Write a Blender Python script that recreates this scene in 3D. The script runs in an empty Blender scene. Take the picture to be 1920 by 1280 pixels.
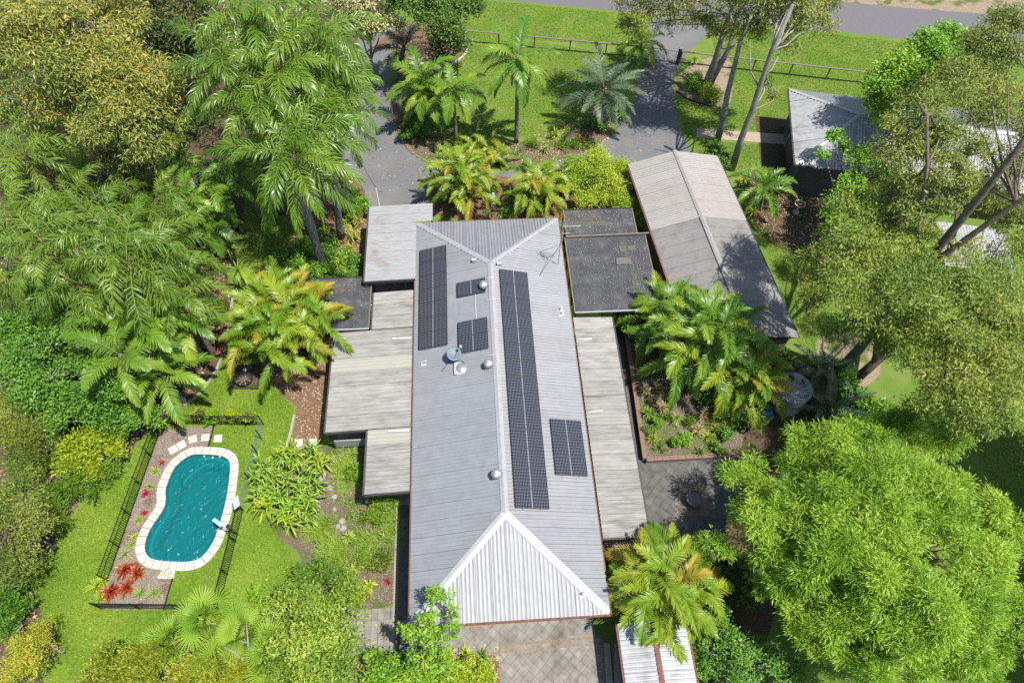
import bpy, math, random
import numpy as np
from mathutils import Vector, Matrix
from mathutils.geometry import delaunay_2d_cdt
random.seed(7); rng = np.random.default_rng(11)
scn = bpy.context.scene
col = scn.collection
PI = math.pi; R = math.radians
# ------------------------------------------------------------------ camera
CAM = np.array([-0.943, -6.239, 36.216]); FPX = 1280.0
_p, _y, _r = R(57.21), R(5.24), R(1.94)
_f = np.array([math.sin(_y)*math.cos(_p), math.cos(_y)*math.cos(_p), -math.sin(_p)])
_r0 = np.array([math.cos(_y), -math.sin(_y), 0.0]); _u0 = np.cross(_r0, _f)
CR = math.cos(_r)*_r0 + math.sin(_r)*_u0; CU = -math.sin(_r)*_r0 + math.cos(_r)*_u0
cam = bpy.data.cameras.new('camera'); cam.lens = 24; cam.sensor_width = 36; cam.sensor_fit = 'HORIZONTAL'
cam.clip_start = 0.5; cam.clip_end = 3000
camo = bpy.data.objects.new('camera', cam); col.objects.link(camo)
_m = Matrix.Identity(4)
for i in range(3):
    _m[i][0], _m[i][1], _m[i][2], _m[i][3] = CR[i], CU[i], -_f[i], CAM[i]
camo.matrix_world = _m; scn.camera = camo
# ------------------------------------------------------------------ daylight
SUN = Vector((0.36, -0.195, 1.0)).normalized()
w = bpy.data.worlds.new('World'); scn.world = w; w.use_nodes = True
nt = w.node_tree
sky = nt.nodes.new('ShaderNodeTexSky'); sky.sky_type = 'NISHITA'; sky.sun_disc = False
sky.sun_elevation = math.asin(SUN.z); sky.sun_rotation = math.atan2(SUN.x, SUN.y)
nt.links.new(sky.outputs[0], nt.nodes['Background'].inputs[0]); nt.nodes['Background'].inputs[1].default_value = 0.105
sl = bpy.data.lights.new('sun', 'SUN'); sl.energy = 4.5; sl.angle = R(0.53); sl.color = (1.0, 0.955, 0.88)
so = bpy.data.objects.new('sun', sl); col.objects.link(so)
so.rotation_euler = SUN.to_track_quat('Z', 'Y').to_euler(); so.location = (20, -10, 60)
scn.view_settings.view_transform = 'Standard'; scn.view_settings.look = 'None'
scn.view_settings.gamma = 1.0; scn.view_settings.use_curve_mapping = False
scn.view_settings.exposure = 0.95
scn.cycles.max_bounces = 6; scn.cycles.diffuse_bounces = 3; scn.cycles.glossy_bounces = 2
scn.cycles.transmission_bounces = 3; scn.cycles.transparent_max_bounces = 6; scn.cycles.use_denoising = False
scn.cycles.caustics_reflective = False; scn.cycles.caustics_refractive = False

# ------------------------------------------------------------------ helpers
def G(px, py, z=0.0):
    """the point of the place seen at photo position (px, py) at height z above the ground"""
    d = _f*FPX + CR*(px-960) - CU*(py-640)
    return CAM + d*((z-CAM[2])/d[2])
def ray_stem(base, top):
    """base on the ground and the top of an (almost) upright stem seen at photo position top"""
    b = G(*base); d = _f*FPX + CR*(top[0]-960) - CU*(top[1]-640); d = d/np.linalg.norm(d)
    w0 = CAM-b; dz = np.array([0, 0, 1.0]); bb = d@dz
    s = (bb*(dz@w0) - (d@w0))/(1-bb*bb)
    return b, CAM+d*s
def tag(o, label=None, cat=None, group=None, kind=None):
    if label: o['label'] = label
    if cat: o['category'] = cat
    if group: o['group'] = group
    if kind: o['kind'] = kind
    return o
def link(o, parent=None):
    col.objects.link(o)
    if parent is not None: o.parent = parent
    return o
def empty(name, loc=(0, 0, 0), rz=0.0):
    o = bpy.data.objects.new(name, None); o.empty_display_size = 0.2
    o.location = loc; o.rotation_euler = (0, 0, rz); col.objects.link(o); return o
def base_of(parent):
    l = np.zeros(3)
    while parent is not None:
        l = l + np.array(parent.location); parent = parent.parent
    return l
def mesh_np(name, V, F, mats, rnd=None, mi=None, smooth=False):
    V = np.asarray(V, dtype=np.float32); F = np.asarray(F, dtype=np.int32)
    me = bpy.data.meshes.new(name); k = F.shape[1]; m = F.shape[0]
    me.vertices.add(len(V)); me.vertices.foreach_set('co', V.ravel())
    me.loops.add(m*k); me.loops.foreach_set('vertex_index', F.ravel())
    me.polygons.add(m); me.polygons.foreach_set('loop_start', np.arange(0, m*k, k, dtype=np.int32))
    for x in (mats if isinstance(mats, (list, tuple)) else [mats]): me.materials.append(x)
    if mi is not None: me.polygons.foreach_set('material_index', np.asarray(mi, dtype=np.int32))
    if smooth: me.polygons.foreach_set('use_smooth', np.ones(m, dtype=bool))
    if rnd is not None:
        a = me.attributes.new('rnd', 'FLOAT', 'POINT'); a.data.foreach_set('value', np.asarray(rnd, dtype=np.float32))
    me.update(calc_edges=True); me.validate(); return me
class MB:
    """collects shapes in world coordinates, build() links them as one mesh"""
    def __init__(s): s.v = []; s.f = []
    def add(s, V, F):
        o = len(s.v); s.v += [tuple(map(float, p)) for p in V]; s.f += [tuple(i+o for i in q) for q in F]; return s
    def box(s, c, d, rz=0.0, ax=None):
        c = np.array(c, float)
        if ax is None: ax = (np.array([math.cos(rz), math.sin(rz), 0]), np.array([-math.sin(rz), math.cos(rz), 0]), np.array([0, 0, 1.0]))
        V = [c+ax[0]*d[0]/2*i+ax[1]*d[1]/2*j+ax[2]*d[2]/2*k for k in (-1, 1) for j in (-1, 1) for i in (-1, 1)]
        return s.add(V, [(0, 2, 3, 1), (4, 5, 7, 6), (0, 1, 5, 4), (2, 6, 7, 3), (0, 4, 6, 2), (1, 3, 7, 5)])
    def bar(s, a, b, w, h):
        a = np.array(a, float); b = np.array(b, float); x = b-a; L = np.linalg.norm(x); x = x/L
        up = np.array([0, 0, 1.0]) if abs(x[2]) < .95 else np.array([0, 1.0, 0])
        y = np.cross(up, x); y /= np.linalg.norm(y); z = np.cross(x, y)
        return s.box((a+b)/2, (L, w, h), ax=(x, y, z))
    def tube(s, pts, rad, n=7, cap=True):
        pts = [np.array(p, float) for p in pts]
        if not hasattr(rad, '__len__'): rad = [rad]*len(pts)
        V = []; prev = None
        for i, p in enumerate(pts):
            t = pts[min(i+1, len(pts)-1)]-pts[max(i-1, 0)]; t = t/(np.linalg.norm(t)+1e-9)
            if prev is None:
                a = np.array([1.0, 0, 0]) if abs(t[0]) < .8 else np.array([0, 1.0, 0])
                x = np.cross(t, a)
            else: x = prev - t*(prev@t)
            x /= np.linalg.norm(x)+1e-9; prev = x; y = np.cross(t, x)
            for k in range(n):
                a = 2*PI*k/n; V.append(p+(x*math.cos(a)+y*math.sin(a))*rad[i])
        F = [(i*n+k, i*n+(k+1) % n, (i+1)*n+(k+1) % n, (i+1)*n+k) for i in range(len(pts)-1) for k in range(n)]
        if cap: F += [tuple(range(n-1, -1, -1)), tuple(range((len(pts)-1)*n, len(pts)*n))]
        return s.add(V, F)
    def lathe(s, c, prof, n=20, tilt=None):
        c = np.array(c, float); V = []
        T = tilt if tilt is not None else np.eye(3)
        for r, z in prof:
            for k in range(n):
                a = 2*PI*k/n; V.append(c+T@np.array([r*math.cos(a), r*math.sin(a), z]))
        F = [(i*n+k, i*n+(k+1) % n, (i+1)*n+(k+1) % n, (i+1)*n+k) for i in range(len(prof)-1) for k in range(n)]
        return s.add(V, F)
    def prism(s, poly, z0, z1):
        n = len(poly); a = sum(poly[i][0]*poly[(i+1) % n][1]-poly[(i+1) % n][0]*poly[i][1] for i in range(n))
        if a < 0: poly = poly[::-1]
        V = [(p[0], p[1], z0) for p in poly]+[(p[0], p[1], z1) for p in poly]
        F = [tuple(range(n-1, -1, -1)), tuple(range(n, 2*n))]+[(i, (i+1) % n, n+(i+1) % n, n+i) for i in range(n)]
        return s.add(V, F)
    def build(s, name, mat, parent=None, smooth=False):
        off = base_of(parent)
        me = bpy.data.meshes.new(name); me.from_pydata([(p[0]-off[0], p[1]-off[1], p[2]-off[2]) for p in s.v], [], s.f)
        me.materials.append(mat)
        if smooth:
            for p in me.polygons: p.use_smooth = True
        o = bpy.data.objects.new(name, me); return link(o, parent)
def inst(name, me, parent, loc, rot=(0, 0, 0), sc=1.0, mat=None):
    o = bpy.data.objects.new(name, me); o.location = loc; o.rotation_euler = rot
    o.scale = (sc, sc, sc) if not hasattr(sc, '__len__') else sc
    if mat is not None:
        o.material_slots[0].link = 'OBJECT'; o.material_slots[0].material = mat
    return link(o, parent)
def smooth_loop(P, k=4, closed=True):
    P = [np.array(p[:2], float) for p in P]; n = len(P); out = []
    for i in range(n if closed else n-1):
        if closed: p0, p1, p2, p3 = P[i-1], P[i], P[(i+1) % n], P[(i+2) % n]
        else: p0, p1, p2, p3 = P[max(i-1, 0)], P[i], P[i+1], P[min(i+2, n-1)]
        for j in range(k):
            t = j/k
            out.append(.5*((2*p1)+(-p0+p2)*t+(2*p0-5*p1+4*p2-p3)*t*t+(-p0+3*p1-3*p2+p3)*t**3))
    if not closed: out.append(P[-1])
    return out
def offset_loop(P, d):
    """offset a closed loop outward by d"""
    P = [np.array(p[:2], float) for p in P]; n = len(P)
    a = sum(P[i][0]*P[(i+1) % n][1]-P[(i+1) % n][0]*P[i][1] for i in range(n)); sg = 1 if a > 0 else -1
    out = []
    for i in range(n):
        t = P[(i+1) % n]-P[i-1]; t /= np.linalg.norm(t)+1e-9
        out.append(P[i]+sg*d*np.array([t[1], -t[0]]))
    return out
def inside(x, y, q):
    r = False; j = len(q)-1
    for i in range(len(q)):
        if (q[i][1] > y) != (q[j][1] > y) and x < (q[j][0]-q[i][0])*(y-q[i][1])/(q[j][1]-q[i][1])+q[i][0]: r = not r
        j = i
    return r
def flat_sheet(name, loop, z, mat, holes=(), label=None):
    pts = [Vector((float(p[0]), float(p[1]))) for p in loop]; faces = [list(range(len(pts)))]
    edges = []
    for h in holes:
        o = len(pts); pts += [Vector((float(p[0]), float(p[1]))) for p in h]
        edges += [(o+i, o+(i+1) % len(h)) for i in range(len(h))]; faces.append(list(range(o, o+len(h))))
    edges += [(i, (i+1) % len(loop)) for i in range(len(loop))]
    r = delaunay_2d_cdt(pts, edges, [], 0, 1e-5)
    V, F = r[0], r[2]
    def keep(f):
        c = sum((V[i] for i in f), Vector((0, 0)))/len(f)
        return inside(c.x, c.y, loop) and not any(inside(c.x, c.y, h) for h in holes)
    F = [f for f in F if keep(f)]
    V3 = [(v.x, v.y, z) for v in V]
    FF = []
    for f in F:
        a, b, c = (V[i] for i in f[:3])
        FF.append(tuple(f) if (b-a).cross(c-a) > 0 else tuple(reversed(f)))
    me = bpy.data.meshes.new(name); me.from_pydata(V3, [], FF); me.materials.append(mat); me.update()
    o = bpy.data.objects.new(name, me); link(o); o['kind'] = 'structure'
    if label: o['label'] = label
    return o
def px_loop(pts, z=0.0, k=4): 
    q = [G(a, b, z)[:2] for a, b in pts]
    return smooth_loop(q, k) if k > 1 else q
def clip_convex(poly, clip):
    """Sutherland-Hodgman, clip = ccw convex polygon"""
    out = [np.array(p, float) for p in poly]
    n = len(clip)
    for i in range(n):
        a = np.array(clip[i], float); b = np.array(clip[(i+1) % n], float); e = b-a; inp = out; out = []
        if not inp: return []
        for j in range(len(inp)):
            p, q = inp[j-1], inp[j]
            sp = e[0]*(p[1]-a[1])-e[1]*(p[0]-a[0]); sq = e[0]*(q[1]-a[1])-e[1]*(q[0]-a[0])
            if (sp >= 0) != (sq >= 0): out.append(p+(q-p)*(sp/(sp-sq)))
            if sq >= 0: out.append(q)
    return out
def area(P): return .5*abs(sum(P[i-1][0]*P[i][1]-P[i][0]*P[i-1][1] for i in range(len(P))))

# ------------------------------------------------------------------ materials
def _new(name):
    m = bpy.data.materials.new(name); m.use_nodes = True; t = m.node_tree
    return m, t, t.nodes['Principled BSDF']
def _n(t, kind, **kw):
    n = t.nodes.new(kind)
    for k, v in kw.items(): setattr(n, k, v)
    return n
def _ramp(t, cols, pos=None):
    r = t.nodes.new('ShaderNodeValToRGB'); e = r.color_ramp.elements; n = len(cols)
    while len(e) < n: e.new(.5)
    for i, c in enumerate(cols):
        e[i].position = pos[i] if pos else i/(n-1); e[i].color = (c[0], c[1], c[2], 1)
    return r
def mat(name, cols, scale=4.0, detail=6, stretch=(1, 1, 1), pos=(.3, .7), rough=.75, spec=.3, bump=0.0, bscale=60.0, metal=0.0,
        cols2=None, scale2=1.0, fac2=(.45, .6), objvar=0.0, stretch2=(1, 1, 1), coord='Object'):
    K = .6; cols = [tuple(x*K for x in c) for c in cols]; cols2 = [tuple(x*K for x in c) for c in cols2] if cols2 else None
    m, t, b = _new(name); L = t.links.new
    tc = _n(t, 'ShaderNodeTexCoord'); mp = _n(t, 'ShaderNodeMapping'); mp.inputs['Scale'].default_value = stretch
    L(tc.outputs[coord], mp.inputs[0])
    nz = _n(t, 'ShaderNodeTexNoise'); nz.inputs['Scale'].default_value = scale; nz.inputs['Detail'].default_value = detail; nz.inputs['Roughness'].default_value = .62
    L(mp.outputs[0], nz.inputs['Vector'])
    n = len(cols); pp = pos if len(pos) == n else [pos[0]+(pos[1]-pos[0])*i/max(n-1, 1) for i in range(n)]
    rp = _ramp(t, cols, pp) if n > 1 else _ramp(t, [cols[0], cols[0]]); L(nz.outputs['Fac'], rp.inputs[0]); out = rp.outputs[0]
    if cols2:
        mp2 = _n(t, 'ShaderNodeMapping'); mp2.inputs['Scale'].default_value = stretch2; L(tc.outputs[coord], mp2.inputs[0])
        n2 = _n(t, 'ShaderNodeTexNoise'); n2.inputs['Scale'].default_value = scale2; n2.inputs['Detail'].default_value = 5; L(mp2.outputs[0], n2.inputs['Vector'])
        mr = _n(t, 'ShaderNodeMapRange'); mr.inputs['From Min'].default_value = fac2[0]; mr.inputs['From Max'].default_value = fac2[1]; L(n2.outputs['Fac'], mr.inputs['Value'])
        mx = _n(t, 'ShaderNodeMix', data_type='RGBA'); L(mr.outputs[0], mx.inputs['Factor']); L(out, mx.inputs['A'])
        if len(cols2) > 1:
            r2 = _ramp(t, cols2, [pos[0], pos[-1]] if len(cols2) == 2 else None); L(nz.outputs['Fac'], r2.inputs[0]); L(r2.outputs[0], mx.inputs['B'])
        else: mx.inputs['B'].default_value = (*cols2[0], 1)
        out = mx.outputs['Result']
    if objvar:
        oi = _n(t, 'ShaderNodeObjectInfo'); mr = _n(t, 'ShaderNodeMapRange'); mr.inputs['To Min'].default_value = 1-objvar; mr.inputs['To Max'].default_value = 1+objvar
        L(oi.outputs['Random'], mr.inputs['Value']); hs = _n(t, 'ShaderNodeHueSaturation'); L(mr.outputs[0], hs.inputs['Value']); L(out, hs.inputs['Color']); out = hs.outputs[0]
    L(out, b.inputs['Base Color']); b.inputs['Roughness'].default_value = rough; b.inputs['Specular IOR Level'].default_value = spec; b.inputs['Metallic'].default_value = metal
    if bump:
        n3 = _n(t, 'ShaderNodeTexNoise'); n3.inputs['Scale'].default_value = bscale; n3.inputs['Detail'].default_value = 4; L(mp.outputs[0], n3.inputs['Vector'])
        bp = _n(t, 'ShaderNodeBump'); bp.inputs['Strength'].default_value = bump; bp.inputs['Distance'].default_value = .05
        L(n3.outputs['Fac'], bp.inputs['Height']); L(bp.outputs[0], b.inputs['Normal'])
    return m
def leafmat(name, cols, rough=.5, transl=.28, wo=.45, spec=.35, tcol=1.25, raw=False):
    """leaf: colour by a random value per leaf and per object, partly see-through to light"""
    if not raw: cols = [(c[0]*1.2, c[1]*1.2, c[2]*.85) for c in cols]
    m, t, b = _new(name); L = t.links.new
    at = _n(t, 'ShaderNodeAttribute', attribute_name='rnd'); oi = _n(t, 'ShaderNodeObjectInfo')
    mx = _n(t, 'ShaderNodeMix', data_type='FLOAT'); mx.inputs['Factor'].default_value = wo
    L(at.outputs['Fac'], mx.inputs['A']); L(oi.outputs['Random'], mx.inputs['B'])
    rp = _ramp(t, cols); L(mx.outputs['Result'], rp.inputs[0]); L(rp.outputs[0], b.inputs['Base Color'])
    b.inputs['Roughness'].default_value = rough; b.inputs['Specular IOR Level'].default_value = spec
    tr = _n(t, 'ShaderNodeBsdfTranslucent'); hs = _n(t, 'ShaderNodeHueSaturation'); hs.inputs['Value'].default_value = tcol; hs.inputs['Saturation'].default_value = 1.1
    L(rp.outputs[0], hs.inputs['Color']); L(hs.outputs[0], tr.inputs['Color'])
    ms = _n(t, 'ShaderNodeMixShader'); ms.inputs[0].default_value = transl
    L(b.outputs[0], ms.inputs[1]); L(tr.outputs[0], ms.inputs[2]); L(ms.outputs[0], t.nodes['Material Output'].inputs['Surface'])
    return m
MT = {}
MT['grass'] = mat('lawn_grass', [(.07, .145, .02), (.13, .235, .035), (.18, .29, .045), (.27, .35, .08)], scale=16, detail=12, pos=(.3, .72), rough=.9, spec=.1, bump=.8, bscale=32,
                  cols2=[(.16, .2, .045), (.28, .31, .09), (.38, .37, .15)], scale2=.55, fac2=(.44, .8))
MT['bedsoil'] = mat('garden_soil', [(.09, .065, .045), (.19, .145, .105), (.36, .3, .24)], scale=16, detail=8, rough=.95, spec=.1, bump=.9, bscale=30, cols2=[(.08, .13, .025), (.16, .2, .05)], scale2=1.1, fac2=(.47, .58))
MT['verge'] = mat('verge_grass', [(.10, .16, .025), (.16, .23, .035), (.22, .27, .06)], scale=6, detail=9, pos=(.3, .72), rough=.9, spec=.1, bump=.6, bscale=30,
                  cols2=[(.24, .22, .09), (.3, .26, .12)], scale2=.3, fac2=(.5, .75))
MT['litter'] = mat('leaf_litter', [(.05, .035, .022), (.13, .09, .055), (.26, .19, .13)], scale=14, detail=8, rough=.95, spec=.1, bump=.9, bscale=25,
                   cols2=[(.05, .08, .02), (.09, .12, .03)], scale2=.5, fac2=(.5, .62))
MT['mulch'] = mat('bark_mulch', [(.10, .055, .03), (.24, .145, .09), (.42, .3, .21)], scale=22, detail=7, rough=.95, spec=.1, bump=.9, bscale=40)
MT['pebble'] = mat('pebble_bed', [(.13, .10, .08), (.28, .235, .19), (.5, .45, .39)], scale=30, detail=5, rough=.9, spec=.15, bump=1, bscale=40,
                   cols2=[(.12, .08, .05), (.25, .17, .11)], scale2=.8, fac2=(.5, .65))
MT['asphalt'] = mat('drive_asphalt', [(.13, .135, .145), (.18, .185, .195), (.26, .26, .265)], scale=40, detail=8, rough=.9, spec=.2, bump=.3, bscale=120,
                    cols2=[(.19, .185, .18), (.27, .26, .25)], scale2=.45, fac2=(.42, .7))
MT['road'] = mat('road_asphalt', [(.135, .13, .14), (.18, .175, .185), (.23, .22, .225)], scale=18, detail=8, rough=.92, spec=.2, stretch=(.4, 1, 1), bump=.2, bscale=90)
MT['dirt'] = mat('bare_dirt', [(.2, .14, .09), (.36, .27, .19), (.48, .39, .3)], scale=8, detail=8, rough=.95, spec=.1, bump=.4, bscale=40, cols2=[(.1, .13, .035), (.16, .2, .05)], scale2=.8, fac2=(.5, .62))
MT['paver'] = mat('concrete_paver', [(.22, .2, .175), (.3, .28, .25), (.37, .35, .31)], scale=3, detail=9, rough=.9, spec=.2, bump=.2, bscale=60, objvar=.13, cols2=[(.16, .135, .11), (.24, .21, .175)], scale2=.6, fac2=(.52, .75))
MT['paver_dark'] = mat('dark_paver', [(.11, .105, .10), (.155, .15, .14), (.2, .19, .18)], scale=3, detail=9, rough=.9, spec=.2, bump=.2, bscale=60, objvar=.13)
MT['joint'] = mat('paver_joint', [(.07, .062, .05), (.11, .10, .08)], scale=20, rough=.95)
MT['brick'] = mat('border_brick', [(.2, .16, .13), (.36, .25, .15), (.42, .33, .22)], scale=9, detail=3, rough=.9, objvar=.2)
MT['stone'] = mat('pale_stone', [(.5, .46, .42), (.62, .58, .53), (.68, .64, .6)], scale=6, detail=6, rough=.85, bump=.15, bscale=50, objvar=.06)
MT['concrete'] = mat('concrete', [(.3, .28, .25), (.4, .37, .33), (.46, .43, .39)], scale=5, detail=7, rough=.9, bump=.15)
MT['pathtan'] = mat('tan_concrete_path', [(.36, .28, .2), (.45, .36, .27), (.5, .42, .33)], scale=4, detail=7, rough=.9)
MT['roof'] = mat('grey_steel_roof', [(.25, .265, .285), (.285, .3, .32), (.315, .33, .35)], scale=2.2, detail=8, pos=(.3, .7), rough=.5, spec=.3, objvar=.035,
                 cols2=[(.22, .225, .235), (.26, .27, .285)], scale2=.5, fac2=(.56, .85), stretch2=(.35, 1.6, 1))
MT['roof_zinc'] = mat('zinc_steel_roof', [(.36, .37, .385), (.44, .45, .465), (.52, .53, .545)], scale=3, detail=8, rough=.42, spec=.5, objvar=.03,
                      cols2=[(.2, .19, .18), (.36, .35, .34)], scale2=.9, fac2=(.5, .75))
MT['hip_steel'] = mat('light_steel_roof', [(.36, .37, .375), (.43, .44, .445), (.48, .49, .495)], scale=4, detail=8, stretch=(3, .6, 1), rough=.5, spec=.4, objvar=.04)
MT['cap'] = mat('ridge_capping', [(.36, .37, .39), (.45, .46, .47)], scale=4, rough=.4, spec=.5)
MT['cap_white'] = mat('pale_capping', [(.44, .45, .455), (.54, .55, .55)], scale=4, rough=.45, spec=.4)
MT['weathered'] = mat('weathered_fibro_roof', [(.2, .19, .175), (.34, .33, .305), (.42, .41, .38), (.5, .49, .46)], scale=2.2, detail=15, stretch=(.5, 1.6, 1), pos=(.22, .4, .58, .8), rough=.95, spec=.1, bump=.3, bscale=30, objvar=.09,
                      cols2=[(.17, .15, .13), (.28, .26, .23)], scale2=2.2, fac2=(.56, .72), stretch2=(.25, 4, 1))
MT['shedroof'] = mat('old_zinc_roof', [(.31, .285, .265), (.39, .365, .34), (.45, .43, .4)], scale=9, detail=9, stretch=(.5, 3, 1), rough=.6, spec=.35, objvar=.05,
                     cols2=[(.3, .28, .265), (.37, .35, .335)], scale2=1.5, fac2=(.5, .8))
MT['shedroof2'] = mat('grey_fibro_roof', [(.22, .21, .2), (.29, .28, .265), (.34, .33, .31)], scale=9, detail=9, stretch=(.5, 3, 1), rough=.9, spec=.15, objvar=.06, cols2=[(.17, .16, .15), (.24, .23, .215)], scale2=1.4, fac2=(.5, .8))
MT['carport'] = mat('streaked_zinc_roof', [(.26, .24, .23), (.36, .36, .365), (.44, .445, .455)], scale=4, detail=9, stretch=(.4, 4, 1), pos=(.28, .62), rough=.5, spec=.4, objvar=.03, cols2=[(.24, .18, .15), (.33, .29, .26)], scale2=.7, fac2=(.55, .75))
MT['gutter'] = mat('rusty_gutter', [(.10, .045, .03), (.19, .085, .055), (.25, .14, .09)], scale=6, detail=7, stretch=(3, .5, 1), rough=.8)
MT['gutter_grey'] = mat('dark_gutter', [(.05, .05, .052), (.09, .09, .09)], scale=6, rough=.6)
MT['brown_steel'] = mat('red_brown_steel', [(.16, .05, .04), (.22, .08, .06)], scale=5, rough=.6)
MT['wall'] = mat('rendered_wall', [(.42, .4, .36), (.5, .48, .44)], scale=5, rough=.9)
MT['wall_dark'] = mat('dark_cladding', [(.09, .09, .095), (.13, .13, .135)], scale=5, rough=.85)
MT['timber'] = mat('grey_timber', [(.14, .11, .085), (.25, .2, .155), (.33, .28, .22)], scale=6, detail=8, stretch=(3, 3, .6), rough=.9)
MT['timber_dark'] = mat('dark_timber', [(.03, .026, .022), (.06, .05, .042)], scale=6, rough=.85)
MT['terracotta'] = mat('terracotta_rim', [(.24, .15, .105), (.32, .21, .15)], scale=8, rough=.9)
MT['black'] = mat('black_metal', [(.012, .013, .014), (.022, .023, .024)], scale=5, rough=.45, spec=.4)
MT['white'] = mat('white_plastic', [(.66, .66, .65), (.74, .74, .73)], scale=5, rough=.5)
MT['greybox'] = mat('pale_grey_metal', [(.42, .44, .46), (.5, .52, .54)], scale=5, rough=.4, spec=.5)
MT['steel'] = mat('brushed_steel', [(.5, .5, .51), (.6, .6, .61)], scale=8, rough=.35, metal=.6)
MT['dish'] = mat('dish_grey', [(.13, .19, .23), (.16, .22, .26)], scale=6, rough=.5)
MT['tank'] = mat('galvanised_tank', [(.3, .31, .32), (.42, .43, .44)], scale=5, rough=.5, metal=.3)
MT['blue'] = mat('bright_blue_plastic', [(.02, .28, .58), (.05, .4, .7)], scale=9, rough=.5)
MT['paleblue'] = mat('pale_blue_plastic', [(.45, .66, .7), (.55, .74, .78)], scale=9, rough=.4)
MT['bench'] = mat('red_timber', [(.2, .06, .04), (.29, .1, .07)], scale=9, rough=.8)
MT['glassdark'] = mat('window_glass', [(.02, .025, .03), (.03, .035, .04)], rough=.06, spec=.6)
MT['bark_grey'] = mat('grey_palm_bark', [(.13, .12, .11), (.25, .235, .22), (.34, .32, .3)], scale=6, detail=7, stretch=(1, 1, 2.5), rough=.95, bump=.5, bscale=25)
MT['bark_gum'] = mat('smooth_gum_bark', [(.2, .165, .14), (.36, .33, .3), (.5, .47, .44)], scale=2.5, detail=8, stretch=(1, 1, .5), rough=.9, bump=.3, bscale=20)
MT['bark_brown'] = mat('brown_bark', [(.10, .07, .05), (.2, .15, .115), (.3, .24, .19)], scale=5, detail=8, stretch=(1, 1, .6), rough=.95, bump=.5, bscale=20)
MT['dead'] = mat('bleached_wood', [(.34, .3, .26), (.5, .46, .42)], scale=6, rough=.95)
MT['crownshaft'] = mat('green_crownshaft', [(.12, .2, .05), (.2, .28, .09)], scale=6, rough=.5)
# special materials
def water_mat():
    m, t, b = _new('pool_water'); L = t.links.new
    tc = _n(t, 'ShaderNodeTexCoord'); nz = _n(t, 'ShaderNodeTexNoise'); nz.inputs['Scale'].default_value = 5; nz.inputs['Detail'].default_value = 2; nz.inputs['Distortion'].default_value = 1.2
    L(tc.outputs['Object'], nz.inputs['Vector']); bp = _n(t, 'ShaderNodeBump'); bp.inputs['Strength'].default_value = .3; bp.inputs['Distance'].default_value = .3
    L(nz.outputs['Fac'], bp.inputs['Height'])
    b.inputs['Base Color'].default_value = (.005, .135, .145, 1); b.inputs['Roughness'].default_value = .22; b.inputs['Specular IOR Level'].default_value = .4; L(bp.outputs[0], b.inputs['Normal'])
    tr = _n(t, 'ShaderNodeBsdfTransparent'); tr.inputs[0].default_value = (.18, .72, .76, 1)
    ms = _n(t, 'ShaderNodeMixShader'); ms.inputs[0].default_value = .45; L(b.outputs[0], ms.inputs[1]); L(tr.outputs[0], ms.inputs[2]); L(ms.outputs[0], t.nodes['Material Output'].inputs['Surface'])
    return m
def clear_mat(name, colr, k, rough=.05):
    m, t, b = _new(name); L = t.links.new
    b.inputs['Base Color'].default_value = (*colr, 1); b.inputs['Roughness'].default_value = rough
    tr = _n(t, 'ShaderNodeBsdfTransparent'); tr.inputs[0].default_value = (.93, .97, .95, 1)
    ms = _n(t, 'ShaderNodeMixShader'); ms.inputs[0].default_value = k; L(b.outputs[0], ms.inputs[1]); L(tr.outputs[0], ms.inputs[2]); L(ms.outputs[0], t.nodes['Material Output'].inputs['Surface'])
    return m
def cloth_mat():
    m, t, b = _new('black_shade_cloth'); L = t.links.new
    tc = _n(t, 'ShaderNodeTexCoord'); nz = _n(t, 'ShaderNodeTexNoise'); nz.inputs['Scale'].default_value = 1.3; nz.inputs['Detail'].default_value = 9
    L(tc.outputs['Object'], nz.inputs['Vector']); rp = _ramp(t, [(.035, .038, .046), (.055, .059, .069), (.12, .13, .135)], [.35, .6, .8]); L(nz.outputs['Fac'], rp.inputs[0]); L(rp.outputs[0], b.inputs['Base Color'])
    b.inputs['Roughness'].default_value = .85
    tr = _n(t, 'ShaderNodeBsdfTransparent'); ms = _n(t, 'ShaderNodeMixShader'); ms.inputs[0].default_value = .16
    L(b.outputs[0], ms.inputs[1]); L(tr.outputs[0], ms.inputs[2]); L(ms.outputs[0], t.nodes['Material Output'].inputs['Surface']); return m
def cell_mat():
    m, t, b = _new('solar_cells'); L = t.links.new
    tc = _n(t, 'ShaderNodeTexCoord'); mp = _n(t, 'ShaderNodeMapping'); mp.inputs['Location'].default_value = (.0415, .0, 0); L(tc.outputs['Object'], mp.inputs[0])
    br = _n(t, 'ShaderNodeTexBrick'); br.offset = 0.0; br.squash = 1.0
    br.inputs['Color1'].default_value = (.006, .010, .022, 1); br.inputs['Color2'].default_value = (.012, .011, .014, 1); br.inputs['Mortar'].default_value = (.15, .16, .18, 1)
    br.inputs['Scale'].default_value = 1.0; br.inputs['Mortar Size'].default_value = .0065; br.inputs['Mortar Smooth'].default_value = .0; br.inputs['Brick Width'].default_value = .084; br.inputs['Row Height'].default_value = .166
    L(mp.outputs[0], br.inputs['Vector']); L(br.outputs[0], b.inputs['Base Color'])
    b.inputs['Roughness'].default_value = .12; b.inputs['Specular IOR Level'].default_value = .4; return m
MT['water'] = water_mat(); MT['clear'] = clear_mat('clear_glass_panel', (.5, .62, .58), .9); MT['cloth'] = cloth_mat(); MT['cells'] = cell_mat()
MT['poolshell'] = mat('teal_pool_shell', [(.02, .29, .3), (.03, .36, .36)], scale=2, rough=.5)
MT['poolstep'] = mat('pale_teal_pool_step', [(.4, .8, .78), (.5, .85, .82)], scale=2, rough=.5)

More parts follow.
